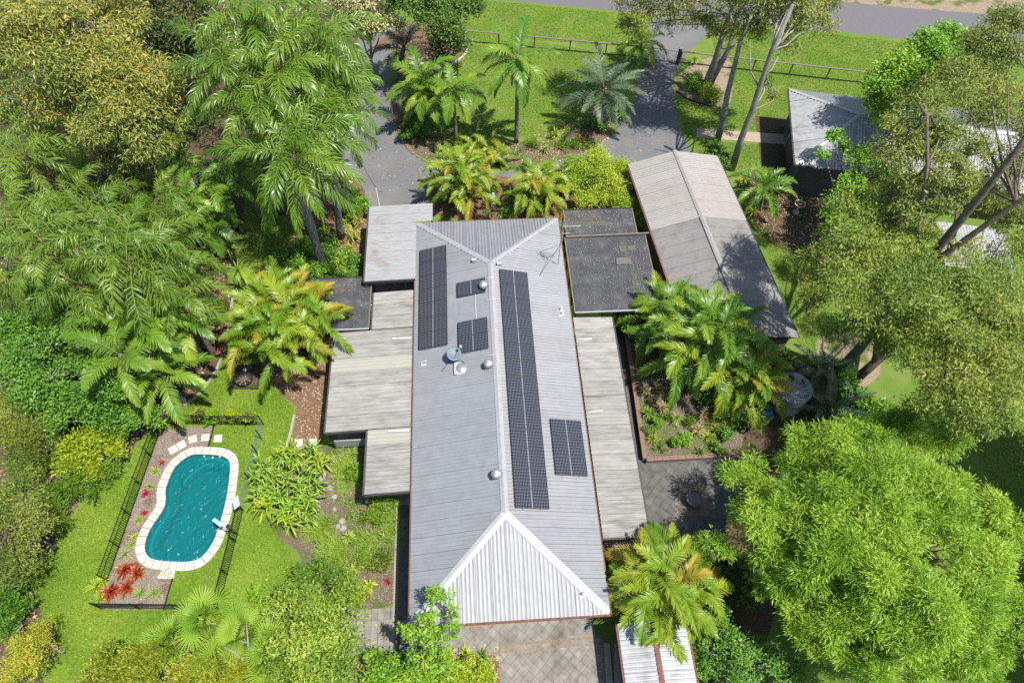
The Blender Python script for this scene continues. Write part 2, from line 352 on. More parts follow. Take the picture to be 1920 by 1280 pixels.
# ================================================================== the pool outline first, the ground is cut round it
def zp(pts, ox=180, oy=760, s=3.2): return [(ox+a/s, oy+b/s) for a, b in pts]
pool_px = zp([(590, 290), (700, 292), (765, 303), (803, 333), (808, 380), (803, 440), (785, 560), (755, 680), (735, 740), (715, 800), (680, 860), (630, 915), (570, 937), (500, 940), (400, 935), (330, 920), (298, 890), (288, 850), (300, 790), (330, 725), (375, 660), (405, 610), (415, 560), (413, 510), (430, 450), (465, 375), (510, 330), (550, 303)])
POOL = px_loop(pool_px, .03, 3)
POOLOUT = offset_loop(POOL, .43)
HOLE = offset_loop(POOL, .2)
big = [(-900, -900), (900, -900), (900, 1400), (-900, 1400)]
flat_sheet('ground', big, 0, MT['grass'], holes=[HOLE])
# ---------------------------------------------------------------- ground covers (each a few mm above the one below)
flat_sheet('forest_floor', px_loop([(-700, 1500), (-700, -250), (300, -250), (690, -30), (680, 60), (655, 120), (650, 200), (560, 280), (470, 330), (455, 420), (430, 470), (425, 520), (440, 555), (430, 590), (422, 640), (405, 690), (372, 738), (335, 768), (300, 790), (255, 830), (240, 860), (190, 890), (140, 950), (100, 1010), (70, 1060), (62, 1100), (80, 1160), (70, 1230), (90, 1330), (60, 1500)], k=3), .004, MT['litter'])
flat_sheet('garden_bed', px_loop([(455, 560), (500, 545), (560, 520), (690, 520), (700, 560), (650, 640), (608, 740), (604, 830), (548, 860), (545, 840), (552, 800), (555, 762), (520, 735), (490, 690), (470, 650), (455, 620)], k=3), .006, MT['mulch'])
flat_sheet('garden_bed', px_loop([(548, 850), (604, 830), (690, 850), (745, 930), (742, 1020), (740, 1130), (650, 1145), (600, 1200), (560, 1260), (490, 1330), (500, 1180), (560, 1090), (568, 1060), (555, 1030), (515, 1005), (480, 960), (478, 910)], k=3), .008, MT['bedsoil'])
flat_sheet('garden_bed', px_loop([(640, 310), (690, 360), (700, 395), (690, 520), (560, 520), (530, 480), (560, 440), (600, 400), (620, 350)], k=3), .006, MT['mulch'])
flat_sheet('garden_bed', px_loop([(150, 1400), (180, 1240), (250, 1215), (330, 1225), (420, 1205), (500, 1190), (540, 1330), (520, 1420)], k=3), .004, MT['litter'])
flat_sheet('garden_bed', px_loop([(640, 1245), (720, 1225), (842, 1212), (936, 1205), (940, 1380), (620, 1400)], k=1), .012, MT['mulch'])
# road, verge, driveway
rd = lambda pts: [np.array(p) for p in pts]
flat_sheet('road', rd([(-60, 66.9), (1.57, 54.9), (12.52, 52.75), (31.69, 48.9), (38.6, 47.4), (90, 36.5), (92, 41.5), (49.5, 50.6), (41.34, 52.0), (32.96, 53.7), (14, 57.6), (-58, 73)]), .004, MT['road'])
flat_sheet('road_shoulder', smooth_loop([(14, 57.6), (28, 54.7), (33, 53.7), (41.3, 52.0), (49.5, 50.6), (60, 48.4), (62, 52), (50, 54.5), (40, 56), (30, 59), (15, 62)], 3), .008, MT['dirt'])
DRIVE = [(676, 60), (672, 130), (668, 200), (650, 255), (628, 292), (652, 325), (684, 356), (697, 400), (820, 402), (905, 405), (960, 385), (1060, 325), (1120, 318), (1190, 318), (1292, 292), (1278, 248), (1266, 205), (1262, 150), (1286, 105), (1312, 78), (1330, 44),
         (1222, 34), (1214, 92), (1200, 140), (1182, 205), (1150, 252), (1112, 281), (1060, 299), (960, 320), (860, 318), (800, 302), (758, 268), (738, 215), (728, 160), (735, 95), (745, 55)]
flat_sheet('driveway', px_loop(DRIVE, k=3), .010, MT['asphalt'])
flat_sheet('garden_bed', px_loop([(738, 215), (728, 165), (745, 150), (770, 180), (790, 235), (850, 262), (960, 268), (1050, 262), (1090, 225), (1120, 200), (1160, 205), (1178, 212), (1150, 250), (1112, 279), (1060, 297), (960, 316), (860, 314), (800, 299), (758, 266)], k=3), .014, MT['bedsoil'])
flat_sheet('garden_bed', px_loop([(700, 90), (735, 60), (780, 40), (860, 60), (876, 90), (870, 105), (840, 125), (800, 130), (770, 120), (745, 95)], k=3), .012, MT['mulch'])
flat_sheet('garden_bed', px_loop([(820, 402), (815, 330), (860, 325), (940, 330), (1000, 340), (1060, 312), (1180, 312), (1215, 390), (1060, 420), (940, 412)], k=3), .014, MT['mulch'])
flat_sheet('garden_bed', px_loop([(1262, 168), (1285, 130), (1345, 105), (1372, 120), (1370, 190), (1330, 200), (1285, 185)], k=3), .012, MT['dirt'])
flat_sheet('garden_bed', px_loop([(1395, 330), (1470, 330), (1520, 340), (1600, 330), (1700, 420), (1620, 470), (1540, 500), (1470, 470), (1420, 430)], k=3), .006, MT['litter'])
flat_sheet('bare_ground', px_loop([(1530, 640), (1580, 620), (1640, 630), (1650, 700), (1600, 730), (1545, 715)], k=3), .006, MT['dirt'])
flat_sheet('garden_bed', px_loop([(1155, 590), (1250, 560), (1420, 640), (1520, 690), (1640, 760), (1600, 880), (1500, 1000), (1400, 1320), (1330, 1320), (1310, 1000), (1400, 940), (1390, 850), (1212, 862), (1180, 740)], k=2), .010, MT['litter'])
flat_sheet('path', [G(*p)[:2] for p in ((1306, 241), (1482, 253), (1482, 272), (1306, 258))], .012, MT['pathtan'])
flat_sheet('house_yard', [(22.2, 37.6), (20.6, 28.6), (23.2, 28.0), (25, 37.2)], .008, MT['litter'])

def chips(name, loops_px, n, smin, smax, m, z=.03, label=None, world=None):
    """loose flat bits strewn over an area"""
    P = []; polys = world if world else [px_loop(l, k=1) for l in loops_px]
    boxes = [(min(p[0] for p in q), max(p[0] for p in q), min(p[1] for p in q), max(p[1] for p in q)) for q in polys]
    A = np.array([(b[1]-b[0])*(b[3]-b[2]) for b in boxes]); A = A/A.sum()
    for q, b, a in zip(polys, boxes, A):
        q = np.array(q)[:, :2]; k = int(n*a); x = rng.uniform(b[0], b[1], k); y = rng.uniform(b[2], b[3], k)
        ins = np.zeros(k, bool); j = len(q)-1
        for i in range(len(q)):
            c = ((q[i, 1] > y) != (q[j, 1] > y)) & (x < (q[j, 0]-q[i, 0])*(y-q[i, 1])/(q[j, 1]-q[i, 1]+1e-12)+q[i, 0]); ins ^= c; j = i
        P.append(np.stack([x[ins], y[ins]], 1))
    P = np.concatenate(P); k = len(P)
    a = rng.uniform(0, 2*PI, k); s = rng.uniform(smin, smax, k); t = rng.uniform(-.5, .5, (k, 2))
    dx = np.stack([np.cos(a), np.sin(a), t[:, 0]], 1)*s[:, None]; dy = np.stack([-np.sin(a), np.cos(a), t[:, 1]], 1)*(s*.4)[:, None]
    C = np.concatenate([P, (np.zeros(k) if callable(z) else np.full(k, z))[:, None]], 1)
    if callable(z): C[:, 2] = z(P[:, 0], P[:, 1])
    C[:, 2] += rng.uniform(0, .03, k)
    V = np.stack([C-dx, C-dy, C+dx, C+dy], 1).reshape(-1, 3); F = np.arange(4*k).reshape(-1, 4)
    o = bpy.data.objects.new(name, mesh_np(name, V, F, m, rnd=np.repeat(rng.random(k), 4))); link(o); tag(o, label, None, kind='stuff'); return o
MT['chip'] = leafmat('dry_leaf_bits', [(.09, .05, .03), (.22, .13, .07), (.36, .24, .14), (.5, .4, .3)], rough=.9, transl=.1, wo=0, raw=True)
MT['bed_chip'] = leafmat('bed_chip', [(.17, .12, .095), (.24, .18, .145), (.31, .245, .205), (.38, .32, .28)], rough=.95, transl=.02, wo=0, raw=True)
MT['pale_chip'] = leafmat('pale_litter', [(.13, .115, .1), (.27, .25, .22), (.42, .4, .36), (.6, .56, .5)], rough=.9, transl=.05, wo=0, raw=True)
chips('leaf_litter', [[(455, 560), (690, 520), (608, 740), (604, 830), (548, 860), (555, 762), (470, 650)], [(640, 310), (700, 395), (690, 520), (540, 500)], [(738, 215), (790, 235), (960, 268), (1090, 225), (1178, 212), (1112, 279), (960, 316), (800, 299)], [(640, 1245), (936, 1205), (940, 1320), (620, 1330)], [(1395, 330), (1600, 330), (1700, 420), (1540, 500), (1420, 430)]], 26000, .03, .09, MT['chip'], label='dry brown leaves and bark strewn over the garden beds', )
chips('forest_litter', [[(0, 800), (0, 300), (440, 440), (430, 560), (422, 640), (372, 738), (255, 830), (140, 950), (62, 1100), (80, 1280), (0, 1280)]], 26000, .04, .12, MT['chip'], label='dry leaf litter under the trees left of the lawn')
chips('pale_pebbles', [[(570, 880), (690, 850), (745, 930), (740, 1130), (650, 1145), (580, 1050)]], 6000, .02, .045, MT['bed_chip'], label='pale pebbles and chips in the bed left of the house')

chips('driveway_leaves', [[(690, 120), (735, 215), (800, 302), (960, 322), (1112, 285), (1180, 210), (1215, 95), (1262, 150), (1278, 248), (1190, 318), (1060, 325), (905, 400), (700, 400), (640, 300)]], 2600, .03, .09, MT['chip'], label='scattered fallen leaves on the driveway')
chips('lawn_leaves', [[(440, 600), (540, 760), (545, 860), (480, 960), (560, 1060), (480, 1190), (425, 1150), (500, 800), (372, 745)], [(200, 880), (285, 810), (180, 1130), (420, 1150), (420, 1190), (180, 1230), (70, 1230), (80, 1050)], [(880, 60), (1140, 100), (1090, 220), (850, 260), (770, 180)], [(1275, 190), (1400, 150), (1480, 300), (1400, 330), (1290, 290)], [(1440, 430), (1560, 500), (1540, 700), (1500, 660)], [(1820, 820), (1920, 800), (1920, 1280), (1880, 1250)]], 6000, .025, .06, MT['chip'], label='scattered fallen leaves on the lawns', z=.012)
def turf(name, polys_px, n, label, holes=()):
    P = []; polys = [px_loop(l, k=1) for l in polys_px]; bx_ = [(min(p[0] for p in q), max(p[0] for p in q), min(p[1] for p in q), max(p[1] for p in q)) for q in polys]
    A = np.array([(b[1]-b[0])*(b[3]-b[2]) for b in bx_]); A = A/A.sum()
    def ins_(q, x, y):
        q = np.array(q)[:, :2]; r = np.zeros(len(x), bool); j = len(q)-1
        for i in range(len(q)): r ^= ((q[i, 1] > y) != (q[j, 1] > y)) & (x < (q[j, 0]-q[i, 0])*(y-q[i, 1])/(q[j, 1]-q[i, 1]+1e-12)+q[i, 0]); j = i
        return r
    for q, b, a in zip(polys, bx_, A):
        k = int(n*a); x = rng.uniform(b[0], b[1], k); y = rng.uniform(b[2], b[3], k); m_ = ins_(q, x, y)
        for h in holes: m_ &= ~ins_(h, x, y)
        P.append(np.stack([x[m_], y[m_]], 1))
    P = np.concatenate(P); k = len(P); a = rng.uniform(0, 2*PI, k); hh = rng.uniform(.03, .09, k); ln = rng.normal(0, .045, (k, 2)); w_ = rng.uniform(.014, .032, k)
    B = np.concatenate([P, np.full((k, 1), .0)], 1); S_ = np.stack([np.cos(a), np.sin(a), np.zeros(k)], 1)*w_[:, None]; T_ = B+np.concatenate([ln, hh[:, None]], 1)
    V = np.stack([B-S_, B+S_, T_], 1).reshape(-1, 3); F = np.arange(3*k).reshape(-1, 3)
    nz_ = .5+.5*np.sin(P[:, 0]*.9+1.3*np.sin(P[:, 1]*.7))*np.sin(P[:, 1]*.8+1.1*np.sin(P[:, 0]*.6)); rn = np.clip(.55*rng.random(k)+.45*nz_, 0, 1)
    o = bpy.data.objects.new(name, mesh_np(name, V, F, MT['blade'], rnd=np.repeat(rn, 3))); link(o); tag(o, label, None, kind='stuff')
MT['blade'] = leafmat('grass_blade', [(.06, .125, .014), (.11, .2, .022), (.165, .26, .034), (.25, .31, .065)], rough=.8, transl=.2, wo=0, spec=.1)
LAWN1 = [(440, 600), (455, 640), (500, 700), (550, 765), (545, 850), (500, 870), (480, 940), (520, 1000), (566, 1070), (520, 1130), (490, 1200), (330, 1225), (180, 1240), (95, 1300), (75, 1220), (80, 1160), (65, 1090), (105, 1010), (195, 890), (300, 796), (372, 742), (408, 692), (425, 640)]
BEDPX = [G(*p)[:2] for p in ((303, 804), (402, 796), (391, 838), (330, 900), (290, 980), (265, 1060), (322, 1085), (307, 1143), (190, 1142), (202, 1088))]
turf('pool_lawn_grass', [LAWN1], 420000, 'short mown grass of the lawn round the pool', holes=[POOLOUT, BEDPX, [G(*p)[:2] for p in ((402, 815), (418, 815), (418, 830), (402, 830))], [G(*p)[:2] for p in ((436, 685), (489, 685), (486, 731), (434, 730))]])
turf('front_lawn_grass', [[(880, 62), (1150, 100), (1110, 195), (1050, 258), (850, 258), (795, 230), (775, 180), (840, 125)], [(880, -4), (920, 2), (1145, 24), (1225, 33), (1205, 90), (870, 66)], [(1325, 44), (1550, 64), (1700, 80), (1700, 110), (1660, 230), (1480, 180), (1480, 300), (1400, 330), (1290, 285), (1275, 200), (1370, 195)], [(440, 430), (480, 340), (560, 290), (620, 340), (560, 450), (530, 500), (440, 560)], [(1430, 440), (1560, 480), (1560, 640), (1520, 700), (1480, 600)], [(1780, 780), (1930, 760), (1930, 1300), (1850, 1300), (1880, 1100), (1860, 900)]], 330000, 'short mown grass of the front and side lawns', holes=[[G(*p)[:2] for p in q] for q in (((1300, 237), (1490, 249), (1490, 276), (1300, 262)), ((1262, 168), (1285, 130), (1345, 105), (1372, 120), (1370, 190), (1330, 200), (1285, 185)))]+[[(22.2, 37.6), (20.6, 28.6), (25, 27.6), (27, 37)]])
# ================================================================== the swimming pool
pool = empty('swimming_pool', (*np.mean(POOL, 0), 0)); tag(pool, 'kidney shaped swimming pool with teal water and pale stone edge', 'pool')
sh = MB(); n = len(POOL); c0 = np.mean(POOL, 0)
inn = offset_loop(POOL, .06); flo = [c0+(np.array(p)-c0)*.93 for p in POOL]
ringz = [(inn, .0), (inn, -.45), (flo, -1.25)]
V = [(p[0], p[1], z) for l, z in ringz for p in l]; F = [(i*n+k, (i+1)*n+k, (i+1)*n+(k+1) % n, i*n+(k+1) % n) for i in range(2) for k in range(n)]
V.append((*c0, -1.5)); F += [(2*n+k, 3*n, 2*n+(k+1) % n) for k in range(n)]
sh.add(V, F).build('shell', MT['poolshell'], pool)
# bench ledge along the left and far sides with its pale nosing line
L0 = offset_loop(POOL, -.05); L1 = offset_loop(POOL, -.55)
idx = [i % n for i in range(int(n*.52), n+int(n*.16))]
ld = MB(); V = []
for i in idx: V += [(*L0[i], -.33), (*L1[i], -.33), (*L1[i], -.9)]
F = [(3*k, 3*k+1, 3*k+4, 3*k+3) for k in range(len(idx)-1)]+[(3*k+1, 3*k+2, 3*k+5, 3*k+4) for k in range(len(idx)-1)]
ld.add(V, F).build('ledge', MT['poolshell'], pool)
for nm, pts_ in (('step_nosing', [(612, 330), (640, 322), (700, 318), (765, 334), (803, 362)]), ('step_nosing', [(528, 474), (545, 440), (600, 392), (660, 357), (712, 349)]), ('ledge_nosing', [(437, 600), (432, 650), (402, 700), (362, 760), (337, 820), (331, 870), (346, 912), (382, 934)])):
    q = smooth_loop([G(*p, -.2)[:2] for p in zp(pts_)], 4, closed=False); V = []
    for i, p in enumerate(q):
        t = q[min(i+1, len(q)-1)]-q[max(i-1, 0)]; t = t/np.linalg.norm(t); nn = np.array([-t[1], t[0]])*.06; V += [(*(p-nn), -.17), (*(p+nn), -.17), (*(p+nn), -.5), (*(p-nn), -.5)]
    MB().add(V, [(4*i+j, 4*i+(j+1) % 4, 4*i+4+(j+1) % 4, 4*i+4+j) for i in range(len(q)-1) for j in range(4)]).build(nm, MT['poolstep'], pool)
# water surface with real ripples
def wave(x, y):
    return .42*(.016*np.sin(5.1*x+2.3*y+.7*np.sin(2.1*y))+.014*np.sin(-3.7*x+6.4*y+1.3*np.sin(1.7*x))+.014*np.sin(11*x+7*y+2*np.sin(3*x-y))+.012*np.sin(-14*x+13*y+2*np.sin(4*y))+.007*np.sin(21*x-9*y+3*np.sin(5*y+x)))
xs = np.array(POOL); r_ = delaunay_2d_cdt([Vector((float(p[0]), float(p[1]))) for p in offset_loop(POOL, .05)]+[Vector((float(a), float(b))) for a in np.arange(xs[:, 0].min(), xs[:, 0].max(), .055) for b in np.arange(xs[:, 1].min(), xs[:, 1].max(), .055)], [], [list(range(n))], 1, 1e-5)
wv = np.array([(v.x, v.y) for v in r_[0]]); wo = MB(); wo.v = [(x, y, -.11+float(wave(x, y))) for x, y in wv]; wo.f = [tuple(f) for f in r_[2]]
for i, f in enumerate(wo.f):
    a, b, c = (wv[j] for j in f[:3])
    if (b[0]-a[0])*(c[1]-a[1])-(b[1]-a[1])*(c[0]-a[0]) < 0: wo.f[i] = f[::-1]
wob = wo.build('water', MT['water'], pool, smooth=True)
# coping stones, one by one
per = [0]
for i in range(n): per.append(per[-1]+np.linalg.norm(np.array(POOL[(i+1) % n])-POOL[i]))
def on_loop(Lp, d):
    d = d % per[-1]; i = int(np.searchsorted(per, d, 'right')-1); i = min(i, n-1); t = (d-per[i])/(per[i+1]-per[i]); return np.array(Lp[i])*(1-t)+np.array(Lp[(i+1) % n])*t
ns = 42; stp = per[-1]/ns
for k in range(ns):
    a, b = k*stp+.012, (k+1)*stp-.012; m_ = (a+b)/2
    inn_ = offset_loop(POOL, -.03)
    poly = [on_loop(inn_, a), on_loop(inn_, m_), on_loop(inn_, b), on_loop(POOLOUT, b), on_loop(POOLOUT, m_), on_loop(POOLOUT, a)]
    MB().prism(poly, -.03, .045+random.uniform(0, .006)).build('coping_stone', MT['stone'], pool)
q = [G(*p)[:2] for p in zp([(396, 988), (478, 993), (466, 1041), (364, 1036)])]
slab = MB().prism(q, 0, .035).build('paving_slab', MT['stone']); tag(slab, 'pale stone slab with skimmer lid at the near end of the pool', 'slab')
q2 = [G(*p)[:2] for p in zp([(415, 968), (448, 966), (442, 1004), (407, 1002)])]
lid = MB().prism(q2, .03, .048).build('skimmer_lid', MT['stone'], slab); MB().bar((*np.mean(q2, 0)-[.1, .1], .052), (*np.mean(q2, 0)+[.1, .1], .052), .03, .01).build('lid_handle', MT['black'], lid)
for k in range(3):
    p = G(*zp([(650, 304), (700, 311), (742, 308)])[k], -.05); MB().lathe((p[0], p[1], -.07), [(.0, .02), (.05, .02), (.05, 0)], 10).build('pool_light', MT['white'], pool)
# pebble bed inside the pool fence
bedpool = [G(*p)[:2] for p in ((303, 806), (402, 797), (391, 838))]
PM = offset_loop(POOL, .3); top_i = min(range(n), key=lambda i: np.linalg.norm(PM[i]-bedpool[-1])); bot_i = min(range(n), key=lambda i: np.linalg.norm(PM[i]-G(318, 1066)[:2]))
seq = []; i = top_i
while i != bot_i: seq.append(PM[i]); i = (i-1) % n
bedpool += seq + [PM[bot_i]] + [G(*p)[:2] for p in ((322, 1085), (307, 1143), (190, 1142), (202, 1088))]
flat_sheet('garden_bed', bedpool, .012, MT['pebble'])
chips('pool_bed_chips', None, 16000, .018, .04, MT['bed_chip'], label='pale bark chips in the bed along the left of the pool', world=[bedpool])
for p, q, nm in (((402, 797), (391, 838), 'upper'), ((324, 1084), (307, 1143), 'lower')):
    e = MB().bar((*G(*p)[:2], .03), (*G(*q)[:2], .03), .07, .08).build('bed_edging', MT['black']); tag(e, 'dark edging strip between lawn and %s end of the pool bed' % nm, 'edging')
for i, p in enumerate(zp([(464, 266), (515, 238), (582, 203), (658, 193), (733, 199)])):
    c = G(*p)[:2]; o = MB().box((0, 0, .025), (.46, .46, .05)).build('stepping_stone', MT['stone']); o.location = (c[0], c[1], 0); o.rotation_euler = (0, 0, [.6, .55, .3, .05, .0][i])
    tag(o, '%s pale square stepping stone from the left in the row beyond the pool' % ['first', 'second', 'third', 'fourth', 'fifth'][i], 'stepping stone', 'stepping stones by the pool')
for i, p in enumerate([(560.5, 830.5), (586.5, 829.5)]):
    c = G(*p)[:2]; o = MB().box((0, 0, .03), (.46, .46, .06)).build('stepping_stone', MT['stone']); o.location = (c[0], c[1], 0)
    tag(o, ['pale square stepping stone nearer the lawn beside the verandah', 'pale square stepping stone nearer the verandah corner'][i], 'stepping stone', 'stepping stones by the verandah')

# ---------------------------------------------------------------- pool fence
pick = MB().box((0, 0, .62), (.018, .018, 1.1)).build('picket', MT['black']); PICK = pick.data; bpy.data.objects.remove(pick)
postm = MB().box((0, 0, .62), (.055, .055, 1.24)).build('post', MT['black']); POST = postm.data; bpy.data.objects.remove(postm)
def picket_fence(a, b, nposts, label, sp=.112):
    a = G(*a); b = G(*b); f = empty('pool_fence', a); tag(f, label, 'fence', 'black pool fence sides'); d = b-a; L = np.linalg.norm(d); rz = math.atan2(d[1], d[0])
    for z in (.16, 1.14): MB().bar(a+[0, 0, z], b+[0, 0, z], .035, .04).build('rail', MT['black'], f)
    for i in range(nposts): inst('post', POST, f, d*(i/(nposts-1)), (0, 0, rz))
    m = int(L/sp)
    for i in range(1, m): inst('picket', PICK, f, d*(i/m), (0, 0, rz))
    return f
picket_fence((303, 804), (203, 1088), 6, 'black picket pool fence along the left of the pebble bed')
picket_fence((311, 795), (495, 797), 4, 'black picket pool fence across the far end of the pool')
picket_fence((457, 957), (412, 1142), 4, 'black picket pool fence along the lawn right of the pool')
picket_fence((408, 1143), (190, 1140), 4, 'black picket pool fence across the near end of the pool')
gf = empty('glass_fence', G(496, 799)); tag(gf, 'clear glass pool fence panels on short black posts', 'fence')
gp = [(496, 799), (491, 823), (484, 851), (471, 902), (458, 954)]
for i in range(4):
    a, b = G(*gp[i]), G(*gp[i+1]); MB().bar(a+(b-a)*.03+[0, 0, .62], a+(b-a)*.97+[0, 0, .62], .012, 1.1).build('glass_panel', MT['clear'], gf)
for p in gp[1:4]: inst('post', POST, gf, G(*p)-np.array(gf.location))
b = G(457, 957)+[0, 0, 1.3]; o = MB().box((0, 0, 0), (.62, .42, .02)).build('notice_board', MT['white']); o.location = b; o.rotation_euler = (.5, -.1, -1.2); tag(o, 'small plain white board on the pool fence post', 'sign')
pb = G(446, 1003); pu = empty('pool_umbrella', pb); tag(pu, 'pale blue blade on a thin arm clamped to the pool fence', 'pool fitting')
MB().tube([pb+[0, 0, 0], pb+[0, 0, 1.45]], .035, 8).build('clamp_post', MT['black'], pu)
bl = G(404, 975, .9); ar = G(427, 994, 1.4)
MB().tube([pb+[0, 0, 1.4], ar, bl], .018, 6).build('arm', MT['greybox'], pu); MB().bar(bl+[-.1, .05, .05], bl+(ar-bl)*.55+[0, 0, .05], .2, .03).build('blade', MT['paleblue'], pu)
MB().box(pb+[0, 0, 1.42], (.3, .2, .12), rz=-.5).build('clamp', MT['timber_dark'], pu)

# ================================================================== roofs of ribbed sheets
def profile(kind, s0, s1):
    out = []
    if kind == 'trim':
        per_ = .2; k0 = int(math.floor(s0/per_))-1
        for k in range(k0, int(s1/per_)+2):
            for ds, h in ((0, .0), (.08, 0), (.12, .05), (.155, .05), (.197, 0)): out.append((k*per_+ds, h))
    elif kind == 'trim_wide':
        per_ = .195; k0 = int(math.floor(s0/per_))-1
        for k in range(k0, int(s1/per_)+2):
            for ds, h in ((0, .0), (.08, 0), (.115, .05), (.15, .05), (.19, 0)): out.append((k*per_+ds, h))
    else:
        per_, am = {'corr': (.152, .02), 'fibro': (.235, .075), 'fine': (.17, .026)}[kind]; k0 = int(math.floor(s0/per_))-1
        for k in range(k0, int(s1/per_)+2):
            for j in range(6): out.append((k*per_+j*per_/6, am*(.5+.5*math.cos(2*PI*j/6))))
    pts = [p for p in out if s0 < p[0] < s1]
    def hat(s):
        for (a, ha), (b, hb) in zip(out, out[1:]):
            if a <= s <= b: return ha+(hb-ha)*(s-a)/(b-a+1e-9)
        return 0
    return [(s0, hat(s0))]+pts+[(s1, hat(s1))]
def ribbed(parent, O, e, v, L, top, kind, m, sw=.8, bottom=None, name='roof_sheet', alt=None):
    O = np.array(O, float); e = np.array(e, float); v = np.array(v, float); v = v/np.linalg.norm(v); nn = np.cross(e, v)
    if nn[2] < 0: nn = -nn
    off = base_of(parent); k = max(1, round(L/sw)); flip = np.cross(e, v)[2] < 0
    for i in range(k):
        s0, s1 = L*i/k+.006, L*(i+1)/k-.006; P = profile(kind, s0, s1); V = []
        for s, h in P:
            b0 = bottom(s) if bottom else 0.0; t0 = max(top(s), b0+.001)
            lift = h+.003*(i % 2)+.012
            V += [O+e*s+v*b0+nn*lift-off, O+e*s+v*t0+nn*lift-off]
        F = [(2*j, 2*j+2, 2*j+3, 2*j+1) if not flip else (2*j, 2*j+1, 2*j+3, 2*j+2) for j in range(len(P)-1)]
        mm = alt(i, k) if alt else None
        o = bpy.data.objects.new(name, mesh_np(name, np.array(V), np.array(F), mm or m)); link(o, parent)
def gutter(parent, a, b, m=None, w_=.09, h=.1): return MB().bar(a, b, w_, h).build('gutter', m or MT['gutter'], parent)

# ---------------------------------------------------------------- the main house
WH, LH, HI, EZ, RZ = 4.628, 24.739, 4.6, 2.7, 3.972
house = empty('house', (0, LH/2, 0)); tag(house, 'long house with grey ribbed steel hip roof and two solar arrays', 'house')
MB().box((0, LH/2, 1.27), (2*WH-1.3, LH-1.3, 2.54)).build('wall', MT['wall'], house)
MB().box((0, LH/2, .03), (2*WH-1.1, LH-1.1, .06)).build('floor_slab', MT['concrete'], house)
for x, y, wd in ((-3.985, 9, 2.2), (-3.985, 14, 2.4), (-3.985, 18.2, 1.8), (3.985, 6, 2.2), (3.985, 11, 2.2), (3.985, 15, 1.8), (3.985, 20, 1.8)):
    wi = MB().box((x, y, 1.4), (.05, wd, 1.3)).build('window', MT['greybox'], house); MB().box((x+math.copysign(.02, x), y, 1.4), (.03, wd-.12, 1.18)).build('pane', MT['glassdark'], wi)
for x, wd in ((-2, 2.2), (1.8, 2.6)):
    wi = MB().box((x, .645, 1.3), (wd, .05, 1.5)).build('window', MT['greybox'], house); MB().box((x, .62, 1.3), (wd-.12, .03, 1.38)).build('pane', MT['glassdark'], wi)
dr = MB().box((-1.5, LH-.63, 1.05), (.95, .05, 2.1)).build('door', MT['bench'], house); MB().box((-1.15, LH-.59, 1.05), (.05, .06, .16)).build('handle', MT['steel'], dr)
und = MB(); und.add([(-WH, 0, EZ), (WH, 0, EZ), (WH, LH, EZ), (-WH, LH, EZ), (0, HI, RZ), (0, LH-HI, RZ)], [(0, 1, 4), (1, 2, 5, 4), (2, 3, 5), (3, 0, 4, 5), (3, 2, 1, 0)])
und.v = [(a, b, c-.02) for a, b, c in und.v]; roof = und.build('roof', MT['timber_dark'], house)
SL = math.hypot(WH, RZ-EZ); SH = math.hypot(HI, RZ-EZ)
ftop = lambda s: SL*min(1, s/HI, (LH-s)/HI)
ribbed(roof, (-WH-.03, 0, EZ), (0, 1, 0), (WH, 0, RZ-EZ), LH, ftop, 'trim', MT['roof'])
ribbed(roof, (WH+.03, 0, EZ), (0, 1, 0), (-WH, 0, RZ-EZ), LH, ftop, 'trim', MT['roof'])
htop = lambda s: SH*min(s, 2*WH-s)/WH
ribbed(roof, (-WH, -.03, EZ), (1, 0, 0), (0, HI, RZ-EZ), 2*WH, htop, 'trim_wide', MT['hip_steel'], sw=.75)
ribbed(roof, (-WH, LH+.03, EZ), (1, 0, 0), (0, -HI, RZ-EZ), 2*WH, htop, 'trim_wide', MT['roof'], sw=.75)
def capping(a, b, nL, nR, w_, name, m, parent=None):
    a = np.array(a, float); b = np.array(b, float); V = []
    for p in (a, b): V += [p+np.array(nL)*w_+[0, 0, .075], p+[0, 0, .1], p+np.array(nR)*w_+[0, 0, .075]]
    o = MB().add(V, [(0, 1, 4, 3), (1, 2, 5, 4)]); oo = o.build(name, m, parent or roof); return oo
sl_ = (RZ-EZ)/WH; sh_ = (RZ-EZ)/HI
capping((0, HI, RZ), (0, LH-HI, RZ), (-1, 0, -sl_), (1, 0, -sl_), .19, 'ridge_cap', MT['cap'])
for sx in (-1, 1):
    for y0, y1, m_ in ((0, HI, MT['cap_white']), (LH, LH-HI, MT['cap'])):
        sg = 1 if y1 > y0 else -1
        # side leg lies on the long plane, front leg on the hip plane
        a = np.array([sx*WH, y0, EZ]); b = np.array([0, y1, RZ])
        side = np.array([0, sg*1.0, 0]); front = np.array([-sx*1.0, 0, 0])
        capping(a, b, side*.98, front*.98, .3 if y0 == 0 else .24, 'hip_cap', m_)
for a, b in (((-WH-.06, -.05, EZ-.05), (-WH-.06, 20.0, EZ-.05)), ((WH+.06, -.05, EZ-.05), (WH+.06, LH+.05, EZ-.05)), ((-WH-.05, -.08, EZ-.05), (WH+.05, -.08, EZ-.05)), ((-3.55, LH+.08, EZ-.05), (WH+.05, LH+.08, EZ-.05))): gutter(house, a, b)
for s in (-1, 1): MB().bar((s*(WH-.02), .02, EZ-.13), (s*(WH-.02), LH-.02, EZ-.13), .03, .2).build('fascia', MT['brown_steel'], house)
rz_ = lambda x: EZ+(RZ-EZ)*(1-abs(x)/WH)
